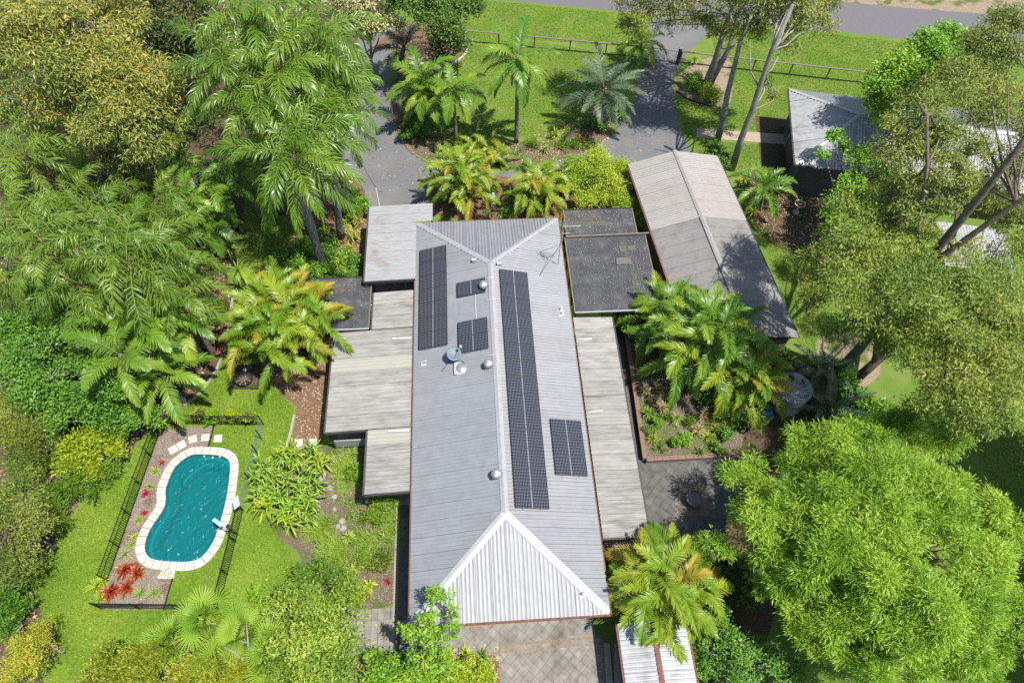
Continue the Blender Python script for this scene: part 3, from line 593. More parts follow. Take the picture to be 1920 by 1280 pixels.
# white pipe straps over the ridge and hips
for y in (19.0, 17.4, 13.6): MB().tube([(-.42, y, rz_(.42)+.07), (0, y, RZ+.1), (.42, y, rz_(.42)+.07)], .018, 5).build('conduit', MT['white'], roof)
MB().tube([(-1.0, 18.35, rz_(1)+.07), (-1.0, 15.7, rz_(1)+.07)], .02, 5).build('conduit', MT['white'], roof)
MB().tube([(-2.95, 14.2, rz_(2.95)+.07), (-2.2, 14.2, rz_(2.2)+.07)], .02, 5).build('conduit', MT['white'], roof)
def on_slope(px, py):
    """where the photo position meets the house roof"""
    z = 3.3
    for _ in range(30): p = G(px, py, z); z = rz_(p[0])
    return p
for px, py in ((907, 541), (916, 688), (931, 893)):
    p = on_slope(px, py)
    rv = MB().box(p+[.05, 0, .05], (.55, .5, .02)).lathe(p+[0, 0, .02], [(.19, 0), (.19, .22), (.16, .24)], 16).build('roof_vent', MT['greybox'], house)
    dm = MB(); V = []; pr = [(.17, .22), (.25, .27), (.29, .36), (.27, .45), (.2, .52), (.1, .555), (0, .56)]
    for r, z in pr:
        for k in range(32): a = 2*PI*k/32; rr = r*(1-.1*(k % 2)); V.append(p+[rr*math.cos(a), rr*math.sin(a), z])
    dm.add(V, [(i*32+k, i*32+(k+1) % 32, (i+1)*32+(k+1) % 32, (i+1)*32+k) for i in range(len(pr)-1) for k in range(32)]).build('vent_dome', MT['steel'], rv)
    MB().lathe(p, [(0, .585), (.09, .58), (.1, .55)], 14).build('vent_cap', MT['greybox'], rv)
p = on_slope(866, 691); sk = MB().box(p+[0, 0, .05], (.85, .8, .04)).build('skylight', MT['greybox'], house); MB().lathe(p+[0, 0, .06], [(.3, 0), (.3, .06), (.22, .1), (.1, .13), (0, .135)], 18).build('skylight_dome', MT['steel'], sk)
for px, py in ((795, 683), (1050, 582), (1052, 590), (1091, 1115)):
    p = on_slope(px, py) if py < 1000 else G(px, py, 2.9); vp = MB().box(p+[0, 0, .05], (.3, .25, .02)).build('vent_flashing', MT['white'], house); MB().tube([p, p+[0, 0, .3], p+[.1, .02, .36], p+[.16, .03, .3]], .04, 7).build('vent_pipe', MT['white'], vp)
for px, py in ((889, 491), (936, 498)): p = on_slope(px, py); MB().box(p+[0, 0, .15], (.28, .2, .2)).build('junction_box', MT['greybox'], house)

# ---------------------------------------------------------------- solar panels
gl = MB().box((0, 0, 0), (1.735, 1.018, .02)).build('glass', MT['cells']).data
fr = MB()
for s in (-1, 1): fr.box((0, s*.514, .004), (1.755, .012, .034)); fr.box((s*.872, 0, .004), (.012, 1.016, .034))
fr = fr.build('frame', MT['black']).data
bb_ = MB().box((0, 0, .0125), (.022, 1.012, .003)).build('centre_strip', MT['greybox']).data
rl = MB().box((-.45, 0, -.055), (.04, 1.1, .05)).box((.45, 0, -.055), (.04, 1.1, .05)).build('mounting_rail', MT['steel']).data
for nm in ('glass', 'frame', 'centre_strip', 'mounting_rail'): bpy.data.objects.remove(bpy.data.objects[nm])
ORD = ['first', 'second', 'third', 'fourth', 'fifth', 'sixth', 'seventh', 'eighth', 'ninth', 'tenth', 'eleventh', 'twelfth', 'thirteenth', 'fourteenth']
def solar(side, d, y, label, group):
    th = math.atan2(RZ-EZ, WH); dc = d+.8775
    p = np.array([side*dc*math.cos(th), y, RZ-dc*math.sin(th)])+np.array([side*math.sin(th), 0, math.cos(th)])*.15
    o = empty('solar_panel', p); o.rotation_euler = (0, side*th, 0); tag(o, label, 'solar panel', group)
    for nm, me in (('glass', gl), ('frame', fr), ('centre_strip', bb_), ('mounting_rail', rl)): inst(nm, me, o, (0, 0, 0))
for i in range(14): solar(1, .49, 4.844+(13-i)*1.058+.529, '%s solar panel from the far end of the long row right of the ridge' % ORD[i], 'solar panels of the long row')
for i in range(3): solar(1, 2.763, 6.668+(2-i)*1.058+.529, '%s solar panel of the three by the right eave' % ['far', 'middle', 'near'][i], 'three solar panels by the right eave')
for i in range(7): solar(-1, 2.747, 14.811+(6-i)*1.058+.529, '%s solar panel from the far end of the row along the left eave' % ORD[i], 'solar panels of the left row')
for i in range(2): solar(-1, .36, 14.05+(1-i)*1.058+.529, '%s panel of the pair of solar panels left of the ridge' % ['far', 'near'][i], 'pair of solar panels')
solar(-1, .36, 18.5, 'single solar panel standing alone near the far ridge end', 'single solar panel')

# ---------------------------------------------------------------- dish and aerial on the roof
p = on_slope(852, 676); sd = empty('satellite_dish', p); tag(sd, 'round grey satellite dish on a tripod on the roof', 'satellite dish')
nd = np.array([.15, -.25, 1]); nd /= np.linalg.norm(nd); xd = np.cross([0, 1, 0], nd); xd /= np.linalg.norm(xd); yd = np.cross(nd, xd); T = np.stack([xd, yd, nd], 1)
c = p+[0, .1, .55]
MB().lathe(c, [(0, 0), (.16, .01), (.3, .04), (.41, .08), (.42, .065), (.3, .025), (.16, -.01), (0, -.02)], 28, T).build('dish', MT['dish'], sd, smooth=True)
MB().tube([p+[-.0, .1, .0], c], .03, 7).build('mast', MT['greybox'], sd)
for ex, ey in ((-.75, -.55), (.6, -.35), (.1, .5)): q = p+[ex, ey, 0]; q[2] = rz_(q[0])+.05; MB().tube([c-[0, 0, .2], q], .018, 5).build('tripod_leg', MT['timber_dark'], sd)
MB().tube([c+T@np.array([0, -.4, .07]), c+T@np.array([.3, .2, .55])], .014, 5).build('feed_arm', MT['greybox'], sd); MB().lathe(c+T@np.array([.31, .21, .55]), [(0, 0), (.07, 0), (.08, .12), (.04, .2), (0, .2)], 10).build('receiver', MT['white'], sd)
p = on_slope(1046, 497); an = empty('tv_aerial', p); tag(an, 'tall television aerial with many thin rods above the right eave', 'aerial')
q = G(1078, 462, 6.4); mt = p+[0, 0, .0]
MB().tube([mt, (mt[0], mt[1], 6.6)], .025, 6).build('mast', MT['steel'], an)
tp = np.array([mt[0], mt[1], 6.35])
for ex, ey in ((-1.6, -1.4), (-1.4, 1.0), (.3, 1.6)): g_ = np.array([mt[0]+ex*.8, mt[1]+ey*.8, 0]); g_[2] = rz_(g_[0])+.06; MB().tube([tp-[0, 0, 1.6], g_], .012, 4).build('guy_wire', MT['black'], an)
MB().tube([tp, tp+[1.1, 0, 0]], .016, 5).build('boom', MT['steel'], an)
for i in range(10): MB().tube([tp+[.12+i*.1, -.2+.008*i, 0], tp+[.12+i*.1, .2-.008*i, 0]], .009, 4).build('rod', MT['steel'], an)
MB().tube([tp+[0, 0, -.6], tp+[.5, 0, -.6]], .016, 5).build('boom', MT['steel'], an)
for i in range(5): MB().tube([tp+[.05, -.35, -.3-.15*i], tp+[.05, .35, -.3-.15*i]], .01, 4).build('rod', MT['steel'], an)
# loops at the mast
for y_ in (-.25, .25): MB().tube([tp+[-.05+.1*math.cos(a), y_+.22*math.sin(a), .02] for a in np.linspace(0, 2*PI, 12)], .01, 4).build('loop', MT['steel'], an)

# ---------------------------------------------------------------- verandahs, carport, sheds
def posts(parent, pts, z, m=None):
    for x, y in pts: MB().box((x, y, z/2), (.1, .1, z)).build('post', m or MT['timber_dark'], parent)
vl = empty('verandah', (-7, 13, 0)); tag(vl, 'stepped verandah with weathered corrugated roof left of the house', 'verandah')
vz = lambda x: 2.52+.06*(x+4.78)
def deck(parent, x0, x1, y0, y1): 
    sb = MB().box(((x0+x1)/2, (y0+y1)/2, .05), (x1-x0, y1-y0, .1)).build('floor', MT['concrete'], parent)
skyl = mat('yellowed_skylight_sheet', [(.4, .39, .33), (.48, .465, .4)], scale=4, rough=.8, stretch=(.4, 3, 1))
vr_ = MB().bar((-7.05, 12.95, vz(-7.05)-.04), (-4.8, 12.95, vz(-4.8)-.04), 12.8, .03).bar((-9.35, 13.4, vz(-9.35)-.05), (-7.05, 13.4, vz(-7.05)-.05), 6.3, .03).build('roof', MT['timber_dark'], vl)
for x0, y0, y1, al in ((-7.2, 16.66, 19.42, lambda i, k: None), (-9.42, 10.16, 16.66, lambda i, k: skyl if i == 4 else None), (-7.1, 6.5, 10.16, lambda i, k: skyl if i == 3 else None)):
    ribbed(vr_, (x0, y0, vz(x0)), (0, 1, 0), (1, 0, .06), y1-y0, lambda s, x0=x0: (-4.76-x0)*1.0018, 'fibro', MT['weathered'], sw=.9, alt=al)
for y_, l_ in ((15.9, 1.1), (9.95, 1.15)): MB().box((-4.86-l_/2, y_, 2.6-.03), (l_, .09, .02), ).build('roof_patch', MT['white'], vr_)
for a, b in (((-7.25, 16.66, vz(-7.2)-.03), (-7.25, 19.42, vz(-7.2)-.03)), ((-9.47, 10.16, vz(-9.4)-.03), (-9.47, 16.66, vz(-9.4)-.03)), ((-7.16, 6.5, vz(-7.1)-.03), (-7.16, 10.12, vz(-7.1)-.03))): gutter(vl, a, b, MT['gutter_grey'], .1, .1)
for a, b in (((-9.42, 10.13, vz(-9.4)-.06), (-7.15, 10.13, vz(-7.1)-.06)), ((-7.1, 6.46, vz(-7.1)-.06), (-4.7, 6.46, vz(-4.7)-.06))): MB().bar(a, b, .05, .2).build('beam', MT['gutter_grey'], vl)
posts(vl, [(-9.3, 10.3), (-9.3, 13.3), (-9.3, 16.5), (-7.0, 6.65), (-7.0, 9.9), (-7.1, 19.2)], 2.2)
deck(vl, -9.2, -4.1, 10.3, 16.6); deck(vl, -6.9, -4.1, 6.7, 10.3)
MB().box((-8.25, 10.35, .45), (2.0, .1, .9)).build('low_wall', MT['greybox'], vl)
vr = empty('verandah', (6, 10, 0)); tag(vr, 'long straight verandah with weathered corrugated roof right of the house', 'verandah')
wz = lambda x: 2.52-.055*(x-4.8)
rr_ = MB().bar((4.9, 10.2, wz(4.9)-.04), (7.1, 10.2, wz(7.1)-.04), 13.1, .03).build('roof', MT['timber_dark'], vr)
ribbed(rr_, (7.17, 3.52, wz(7.17)), (0, 1, 0), (-1, 0, .055), 13.35, lambda s: 2.36, 'fibro', MT['weathered'], sw=.9)
for y_, l_ in ((15.3, .8), (10.55, .8)): MB().box((4.95+l_/2, y_, 2.57), (l_, .09, .02)).build('roof_patch', MT['white'], rr_)
gutter(vr, (7.23, 3.5, wz(7.2)-.04), (7.23, 16.9, wz(7.2)-.04), MT['gutter_grey'], .1, .11); MB().bar((4.75, 3.5, 2.43), (7.2, 3.5, 2.3), .05, .16).build('beam', MT['gutter_grey'], vr)
posts(vr, [(7.05, y) for y in (3.7, 7, 10.2, 13.4, 16.6)], 2.28); deck(vr, 4.0, 7.0, 3.6, 16.8)
cp = empty('carport', (-6.2, 23.2, 0)); tag(cp, 'carport with streaked grey roof at the far left corner of the house', 'carport')
cr_ = MB().box((-6.2, 23.28, 2.58), (2.9, 6.0, .03)).build('roof', MT['timber_dark'], cp)
cz = lambda x: 2.74+.03*(x+4.66)
ribbed(cr_, (-7.78, 20.12, cz(-7.78)), (0, 1, 0), (1, 0, .03), 6.25, lambda s: 3.14 if s < 4.72 else 4.2, 'corr', MT['carport'], sw=.76)
gutter(cp, (-7.84, 20.1, cz(-7.8)-.04), (-7.84, 26.4, cz(-7.8)-.04), MT['gutter_grey']); MB().bar((-7.8, 20.08, cz(-7.8)-.08), (-4.7, 20.08, 2.66), .05, .2).build('beam', MT['gutter_grey'], cp); MB().bar((-7.8, 26.4, cz(-7.8)-.08), (-3.6, 26.4, 2.7), .05, .18).build('beam', MT['greybox'], cp)
posts(cp, [(-7.6, 20.3), (-7.6, 23.2), (-7.6, 26.2), (-3.75, 26.2), (-4.9, 20.3)], 2.55); MB().box((-6.2, 23.2, .02), (3.3, 6.3, .05)).build('floor', MT['concrete'], cp)
MB().box((-5.85, 19.85, .4), (2.1, .5, .8)).build('low_wall', MT['wall_dark'], cp)
def shade_house(name, label, x0, x1, ys, z, litter, tilt=0.0):
    s = empty(name, ((x0+x1)/2, (ys[0]+ys[-1])/2, 0)); tag(s, label, 'shade house')
    for i in range(len(ys)-1):
        a, b = ys[i]+.01, ys[i+1]-.01; V = []; nx, ny = 8, 4
        for j in range(ny+1):
            for k in range(nx+1):
                x = x0+(x1-x0)*k/nx; y = a+(b-a)*j/ny; V.append((x, y, z+tilt*(x-x0)-.09*math.sin(PI*j/ny)*math.sin(PI*k/nx)+random.uniform(-.01, .01)))
        MB().add(V, [(j*(nx+1)+k, j*(nx+1)+k+1, (j+1)*(nx+1)+k+1, (j+1)*(nx+1)+k) for j in range(ny) for k in range(nx)]).build('shade_cloth', MT['cloth'], s, smooth=True)
        if 0 < i:
            for kx in np.arange(x0+.15, x1-.1, .14): pass
            st = MB()
            for kx in np.arange(x0+.15, x1-.1, .17): st.box((kx, ys[i], z+tilt*(kx-x0)+.015), (.05, .014, .008))
            so_ = st.build('stitching', MT['concrete'], s); so_['kind'] = 'stuff'
    for y in (ys[0], ys[-1]): MB().bar((x0, y, z-.02), (x1, y, z+tilt*(x1-x0)-.02), .08, .1).build('beam', MT['greybox'] if y == ys[0] else MT['timber_dark'], s)
    for x in (x0, x1): MB().bar((x, ys[0], z+tilt*(x-x0)-.02), (x, ys[-1], z+tilt*(x-x0)-.02), .07, .09).build('beam', MT['timber'], s)
    for x in (x0+.05, x1-.05):
        for y in ys: MB().box((x, y, z/2), (.08, .08, z-.1)).build('post', MT['timber_dark'], s)
    chips(litter[0], None, litter[1]*2, .012, .045, MT['bed_chip'], z=z+.01, label=litter[2], world=litter[3])
    return s
sr_ = shade_house('shade_house', 'large shade house roofed in black cloth right of the house roof', 5.02, 10.35, [17.4, 19.0, 20.4, 21.9, 23.4], 2.3, ('fallen_leaves', 900, 'pale leaf litter on the large black shade cloth', [[(5.2, 17.5), (10.2, 17.5), (10.2, 23.3), (5.2, 23.3)], [(8.4, 17.6), (10.3, 17.6), (10.3, 23.2), (9.6, 23.2)], [(8.9, 17.7), (10.2, 17.7), (10.2, 19.6)]]))
for x_, y_, a_, b_ in ((8.6, 21.3, .95, .55), (8.7, 22.3, .45, .5), (9.3, 22.35, .55, .4)): MB().box((x_, y_, 2.29), (a_, b_, .012)).build('cloth_patch', MT['paver_dark'], sr_)
MB().bar((5.1, 23.42, 2.36), (10.95, 23.5, 2.36), .1, .1).build('beam', MT['timber'], sr_)
shade_house('shade_house', 'narrow black cloth shade house between hedge and large shade house', 5.2, 9.9, [23.55, 24.8, 26.0], 2.15, ('fallen_leaves', 420, 'pale leaf litter on the far narrow shade cloth', [[(5.3, 23.7), (9.8, 23.7), (9.8, 25.9), (5.3, 25.9)]]))
shade_house('shade_house', 'small black cloth shade house left of the carport and verandah', -12.2, -7.45, [17.0, 18.6, 19.95, 20.95], 2.1, ('fallen_leaves', 420, 'pale leaf litter on the small left shade cloth', [[(-12, 17.2), (-7.6, 17.2), (-7.6, 20.8), (-12, 20.8)]]))
# gabled shed on the right
dsh = np.array([.088, -.996, 0]); csh = np.array([.996, .088, 0]); N0 = np.array([13.42, 30.15, 3.35])
shed = empty('shed', N0+dsh*7.8-[0, 0, 3.35]); tag(shed, 'long gabled shed with old grey roof in tree shade', 'shed')
LS = 15.7; dz_ = .85; ang = math.atan2(dsh[1], dsh[0])
cxy = (N0+dsh*LS/2)
MB().box((cxy[0], cxy[1], 1.2), (LS-.4, 5.9, 2.4), rz=ang).build('wall', MT['timber'], shed)
for t_ in (1.5, 4.5): q_ = N0+dsh*.17+csh*(t_-3.0); MB().box((q_[0], q_[1], 1.05), (.06, 2.4, 2.1), rz=ang).build('door', MT['greybox'], shed)
ur = MB(); pts_ = [N0-csh*3.25-[0, 0, dz_], N0, N0+csh*3.32-[0, 0, dz_]]; pts_ += [p+dsh*LS for p in pts_]; pts_ = [p-[0, 0, .03] for p in pts_]
ur.add(pts_, [(0, 1, 4, 3), (1, 2, 5, 4), (0, 2, 1), (3, 4, 5), (0, 3, 5, 2)]); rs = ur.build('roof', MT['timber_dark'], shed)
for sg, hw in ((-1, 3.25), (1, 3.32)):
    v_ = -csh*sg*hw+[0, 0, dz_]; sl2 = np.linalg.norm(v_)
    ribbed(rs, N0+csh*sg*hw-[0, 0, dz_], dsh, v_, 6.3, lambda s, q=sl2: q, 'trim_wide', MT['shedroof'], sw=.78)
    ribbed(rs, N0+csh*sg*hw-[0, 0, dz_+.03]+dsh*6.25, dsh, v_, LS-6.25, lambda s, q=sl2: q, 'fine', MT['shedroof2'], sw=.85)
    a_ = N0+csh*sg*(hw+.05)-[0, 0, dz_+.05]; gutter(shed, a_, a_+dsh*LS, MT['gutter'] if sg < 0 else MT['gutter_grey'], .1, .1)
capping(N0+[0, 0, .01], N0+dsh*LS+[0, 0, .01], -csh-[0, 0, .25], csh-[0, 0, .25], .16, 'ridge_cap', MT['shedroof'], shed)
# small shed at the near edge
ns_ = empty('shed', (6.6, -2.8, 0)); tag(ns_, 'small shed with pale ribbed roof and red brown ridge at the bottom edge', 'shed')
MB().box((6.6, -2.9, 1.05), (2.8, 4.6, 2.1)).build('wall', MT['wall_dark'], ns_)
nr = MB().box((6.6, -2.9, 2.18), (3.1, 4.9, .04)).build('roof', MT['timber_dark'], ns_)
for sg, x0 in ((1, 5.0), (-1, 8.2)): ribbed(nr, (x0, -5.4, 2.25), (0, 1, 0), (sg, 0, .1), 5.0, lambda s: 1.6, 'trim_wide', MT['roof_zinc'], sw=.75)
MB().bar((6.62, -5.4, 2.47), (6.62, -.38, 2.47), .22, .06).build('ridge_cap', MT['brown_steel'], ns_); gutter(ns_, (4.94, -5.4, 2.22), (4.94, -.38, 2.22)); gutter(ns_, (8.26, -5.4, 2.22), (8.26, -.38, 2.22))
# ---------------------------------------------------------------- the neighbour's house
ta = R(-13); A_ = np.array([math.cos(ta), math.sin(ta), 0]); B_ = np.array([-math.sin(ta), math.cos(ta), 0]); SW = np.array([21.8, 28.75, 3.0])
nb = empty('house', SW+A_*9.5+B_*4.2-[0, 0, 3]); tag(nb, "neighbour's house with pale grey hip roof behind the gum trees", 'house')
LN, WN, RN = 19.0, 8.42, 1.55
c_ = SW+A_*LN/2+B_*WN/2; MB().box((c_[0], c_[1], 1.45), (LN-1.2, WN-1.2, 2.9), rz=ta).build('wall', MT['wall_dark'], nb)
q_ = SW+A_*.56+B_*3.0; MB().box((q_[0], q_[1], 1.0), (.08, .9, 2.0), rz=ta).build('door', MT['brown_steel'], nb)
for t_ in (5.4,): q_ = SW+A_*.57+B_*t_; wi = MB().box((q_[0], q_[1], 1.5), (.06, 1.6, 1.1), rz=ta).build('window', MT['greybox'], nb); MB().box((q_[0]-.03, q_[1], 1.5), (.04, 1.45, .95), rz=ta).build('pane', MT['glassdark'], wi)
CO = [SW, SW+A_*LN, SW+A_*LN+B_*WN, SW+B_*WN, SW+A_*WN/2+B_*WN/2+[0, 0, RN], SW+A_*(LN-WN/2)+B_*WN/2+[0, 0, RN]]
rn = MB().add([p-[0, 0, .02] for p in CO], [(0, 1, 5, 4), (1, 2, 5), (2, 3, 4, 5), (3, 0, 4), (3, 2, 1, 0)]).build('roof', MT['timber_dark'], nb)
sN = math.hypot(WN/2, RN)
up = B_*WN/2+[0, 0, RN]; t1 = lambda s: sN*min(1, s/(WN/2), (LN-s)/(WN/2)); t2 = lambda s: sN*min(s, WN-s)/(WN/2)
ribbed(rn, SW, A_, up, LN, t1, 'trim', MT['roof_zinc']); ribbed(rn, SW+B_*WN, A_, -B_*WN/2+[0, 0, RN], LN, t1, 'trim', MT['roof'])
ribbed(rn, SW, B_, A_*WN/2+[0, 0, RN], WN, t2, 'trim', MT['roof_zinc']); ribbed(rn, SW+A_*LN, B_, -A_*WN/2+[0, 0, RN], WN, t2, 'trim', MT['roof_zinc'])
capping(CO[4], CO[5], B_-[0, 0, .36], -B_-[0, 0, .36], .22, 'ridge_cap', MT['cap_white'], rn)
for a_, b_, s1, s2 in ((CO[0], CO[4], A_, B_), (CO[3], CO[4], A_, -B_), (CO[1], CO[5], -A_, B_), (CO[2], CO[5], -A_, -B_)): capping(a_, b_, s1*.98, s2*.98, .22, 'hip_cap', MT['cap_white'], rn)
for a_, b_ in ((CO[0]-A_*.05, CO[3]-A_*.05), (CO[0]-B_*.05, CO[1]-B_*.05)): gutter(nb, a_-[0, 0, .05], b_-[0, 0, .05], MT['gutter_grey'])
MB().tube([SW+A_*.1+B_*5.4-[0, 0, .1], SW+A_*.5+B_*5.3-[0, 0, .5], SW+A_*.55+B_*5.3-[0, 0, 2.9]], .05, 6).build('downpipe', MT['greybox'], nb)
nx = empty('patio_cover', G(1828, 465, 2.6)-[0, 0, 2.6]); tag(nx, 'white roofed patio cover among the branches behind the gum tree', 'patio cover')
o_ = G(1828, 465, 2.6); Os = o_-A_*2.2-B_*1.9
pr_ = MB().box(o_-[0, 0, .04], (4.3, 3.7, .04), rz=ta).build('roof', MT['greybox'], nx)
ribbed(pr_, Os, A_, B_+[0, 0, .02], 4.4, lambda s: 3.8, 'trim', MT['cap_white'])
for i in (0, 4.3):
    for j in (.1, 3.7): q_ = Os+A_*i+B_*j; MB().box((q_[0], q_[1], 1.27), (.1, .1, 2.54)).build('post', MT['greybox'], nx)
# ================================================================== paving, edging, garden walls
def pavers(name, clip, z, size, ang, m, jm, label, org=None, gap=.012, hole=None):
    """square pavers laid at an angle, cut to a convex outline; each paver a piece of its own"""
    clip = [np.array(p[:2], float) for p in clip]
    a = sum(clip[i-1][0]*clip[i][1]-clip[i][0]*clip[i-1][1] for i in range(len(clip)))
    if a < 0: clip = clip[::-1]
    base = flat_sheet(name, clip, z, jm, label=label)
    c0 = np.array(org if org is not None else np.mean(clip, 0)); ca, sa = math.cos(ang), math.sin(ang); U = np.array([ca, sa]); W = np.array([-sa, ca])
    rad = max(np.linalg.norm(p-c0) for p in clip); k = int(rad/size)+2; h = size/2-gap/2; cnt = 0
    for i in range(-k, k+1):
        for j in range(-k, k+1):
            c = c0+U*i*size+W*j*size; sq = [c-U*h-W*h, c+U*h-W*h, c+U*h+W*h, c-U*h+W*h]
            if hole and all(hole[0] < p[0] < hole[1] and hole[2] < p[1] < hole[3] for p in [c]): continue
            q = clip_convex(sq, clip)
            if len(q) < 3 or area(q) < .004: continue
            zz = z+.022+random.uniform(-.003, .003); n_ = len(q)
            V = [(p[0], p[1], zz) for p in q]+[(p[0], p[1], z) for p in q]
            F = [tuple(range(n_))]+[(t, n_+t, n_+(t+1) % n_, (t+1) % n_) for t in range(n_)]
            MB().add(V, F).build('paver', m, base); cnt += 1
    return base
def brick_row(base, a, b, wd, m=None, n=None):
    a = np.array(a, float); b = np.array(b, float); L = np.linalg.norm(b-a); d = (b-a)/L; k = n or int(L/.13); mb = MB(); rz = math.atan2(d[1], d[0])
    for i in range(k):
        if random.random() < .02: continue
        c = a+d*(i+.5)*L/k; mb.box((c[0], c[1], .035+random.uniform(-.003, .003)), (L/k-.02, wd, .03), rz=rz)
    o = mb.build('brick_edging', m or MT['brick'], base); o['kind'] = 'stuff'; return o
W_ = lambda *p: [G(*q)[:2] for q in p]
walk = pavers('walkway', [(-3.2, -1.12), (4.2, -1.0), (4.2, .75), (-5.4, .75), (-5.4, -1.1)], .016, .4, PI/4+.02, MT['paver'], MT['joint'], 'grey diamond laid paving along the near wall of the house')
patio = pavers('patio', W_((938, 1207), (1126, 1189), (1140, 1330), (938, 1345)), .016, .4, PI/4, MT['paver'], MT['joint'], 'grey diamond laid patio at the bottom edge')
pave2 = pavers('square_paving', W_((640, 1146), (738, 1138), (742, 1218), (640, 1228)), .018, .31, .02, MT['paver'], MT['joint'], 'grey square paving left of the house corner')
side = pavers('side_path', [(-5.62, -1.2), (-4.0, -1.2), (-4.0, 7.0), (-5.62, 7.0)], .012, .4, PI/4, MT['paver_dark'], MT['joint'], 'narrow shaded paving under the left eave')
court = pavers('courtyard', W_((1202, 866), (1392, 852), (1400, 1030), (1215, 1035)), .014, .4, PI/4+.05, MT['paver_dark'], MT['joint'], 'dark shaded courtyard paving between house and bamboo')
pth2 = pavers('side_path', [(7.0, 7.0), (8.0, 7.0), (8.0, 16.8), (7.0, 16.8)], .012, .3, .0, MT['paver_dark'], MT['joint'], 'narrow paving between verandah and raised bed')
brick_row(walk, (-3.4, .28), (4.3, .42), .1); brick_row(walk, (-3.2, -1.0), (4.2, -.86), .1); brick_row(patio, G(940, 1210)[:2], G(1126, 1193)[:2], .1); brick_row(patio, G(1128, 1196)[:2], G(1135, 1300)[:2], .14)
brick_row(side, (-5.6, -1.2), (-5.6, 7.0), .1); brick_row(side, (-5.75, -1.2), (-5.75, 6.6), .1, MT['concrete']); brick_row(patio, G(936, 1212)[:2], G(940, 1320)[:2], .1)
kb = MB().bar((*G(1137, 1205)[:2], .05), (*G(1146, 1330)[:2], .05), .3, .1).build('kerb', MT['concrete']); kb['kind'] = 'structure'
sidep = flat_sheet('concrete_strip', W_((1152, 1205), (1160, 1205), (1172, 1330), (1152, 1330)), .012, MT['concrete'])
gr = flat_sheet('gravel_ring', W_((1264, 908), (1322, 908), (1330, 968), (1266, 968)), .05, MT['pebble'])
def edging(pts, label, wd=.17, h=.1, m=None, z=0.0):
    P = smooth_loop([G(*p)[:2] for p in pts], 4, closed=False); V = []
    for i, p in enumerate(P):
        t = P[min(i+1, len(P)-1)]-P[max(i-1, 0)]; t = t/np.linalg.norm(t); nn = np.array([-t[1], t[0]])*wd/2
        V += [(*(p-nn), z), (*(p-nn*.8), z+h), (*(p+nn*.8), z+h), (*(p+nn), z)]
    F = [(4*i+j, 4*i+j+1, 4*i+5+j, 4*i+4+j) for i in range(len(P)-1) for j in range(3)]
    o = MB().add(V, F).build('garden_edging', m or MT['concrete']); tag(o, label, 'edging'); return o
edging([(437, 560), (432, 590), (424, 640), (408, 690), (375, 738), (345, 760)], 'curved concrete edging between left garden and lawn')
edging([(552, 778), (548, 800), (540, 830), (533, 852)], 'short concrete edging strip beside the stepping stones')
edging([(876, 92), (870, 105), (845, 123), (820, 135)], 'curved stone edging round the tree bed by the far lawn', m=MT['stone'])
edging([(1268, 172), (1290, 187), (1330, 200)], 'dark edging below the two round shrubs', wd=.12, m=MT['timber_dark'])
def stones(name, pts, n_, smin, smax, label, m):
    P = smooth_loop([G(*p)[:2] for p in pts], 6, closed=False); d = [0]
    for i in range(len(P)-1): d.append(d[-1]+np.linalg.norm(P[i+1]-P[i]))
    root = empty(name, (*P[0], 0)); tag(root, label, 'stones')
    for k in range(n_):
        s = d[-1]*(k+.5)/n_; i = min(int(np.searchsorted(d, s))-1, len(P)-2); t = (s-d[i])/(d[i+1]-d[i]+1e-9); c = P[i]*(1-t)+P[i+1]*t+rng.normal(0, .5 if 'loose' in label else .04, 2); r = random.uniform(smin, smax); V = []
        for lz, lr in ((0, .9), (.35, 1), (.7, .7)):
            for a in range(7): rr = r*lr*random.uniform(.8, 1.15); V.append((c[0]+rr*math.cos(a*2*PI/7), c[1]+rr*math.sin(a*2*PI/7), lz*r*.9))
        MB().add(V, [(i*7+a, i*7+(a+1) % 7, (i+1)*7+(a+1) % 7, (i+1)*7+a) for i in range(2) for a in range(7)]+[tuple(range(14, 21))]).build('stone', m, root)
stones('stone_border', [(740, 222), (760, 270), (800, 303), (860, 318)], 26, .1, .2, 'row of brown stones edging the left end of the island bed', MT['terracotta'])
stones('stone_border', [(1040, 303), (1075, 296), (1115, 279), (1140, 258)], 20, .07, .14, 'row of pale stones edging the right end of the island bed', MT['concrete'])
stones('stone_border', [(590, 905), (625, 930), (650, 960), (640, 1010), (672, 1035)], 11, .1, .26, 'loose rocks among the pebbles left of the verandah', MT['concrete'])
stones('stone_border', [(930, 1205), (934, 1240), (930, 1275)], 11, .05, .11, 'pale stones between the patio and the near bed', MT['concrete'])
# raised bed with terracotta rim on the right
rb = empty('raised_bed', G(1290, 800)); tag(rb, 'raised garden bed with terracotta rim right of the verandah', 'raised bed')
RBp = [G(*p, .5)[:2] for p in ((1176, 610), (1212, 858), (1388, 848), (1400, 800), (1330, 690), (1240, 600))]
o = flat_sheet('soil', RBp, .38, MT['bedsoil']); o.parent = rb; o.location = -np.array(rb.location); del o['kind']
for a, b in ((0, 1), (1, 2)):
    a_, b_ = RBp[a], RBp[b]; dd = (b_-a_)/np.linalg.norm(b_-a_); nn = np.array([dd[1], -dd[0]])*.08
    k = int(np.linalg.norm(b_-a_)/.42)
    MB().bar((*(a_+nn), .22), (*(b_+nn), .22), .16, .44).build('block_wall', MT['concrete'], rb)
    for i in range(k): s0, s1 = a_+(b_-a_)*i/k, a_+(b_-a_)*(i+1)/k; MB().bar((*(s0+nn+dd*.008), .47), (*(s1+nn-dd*.008), .47), .24, .05).build('rim_tile', MT['terracotta'], rb)
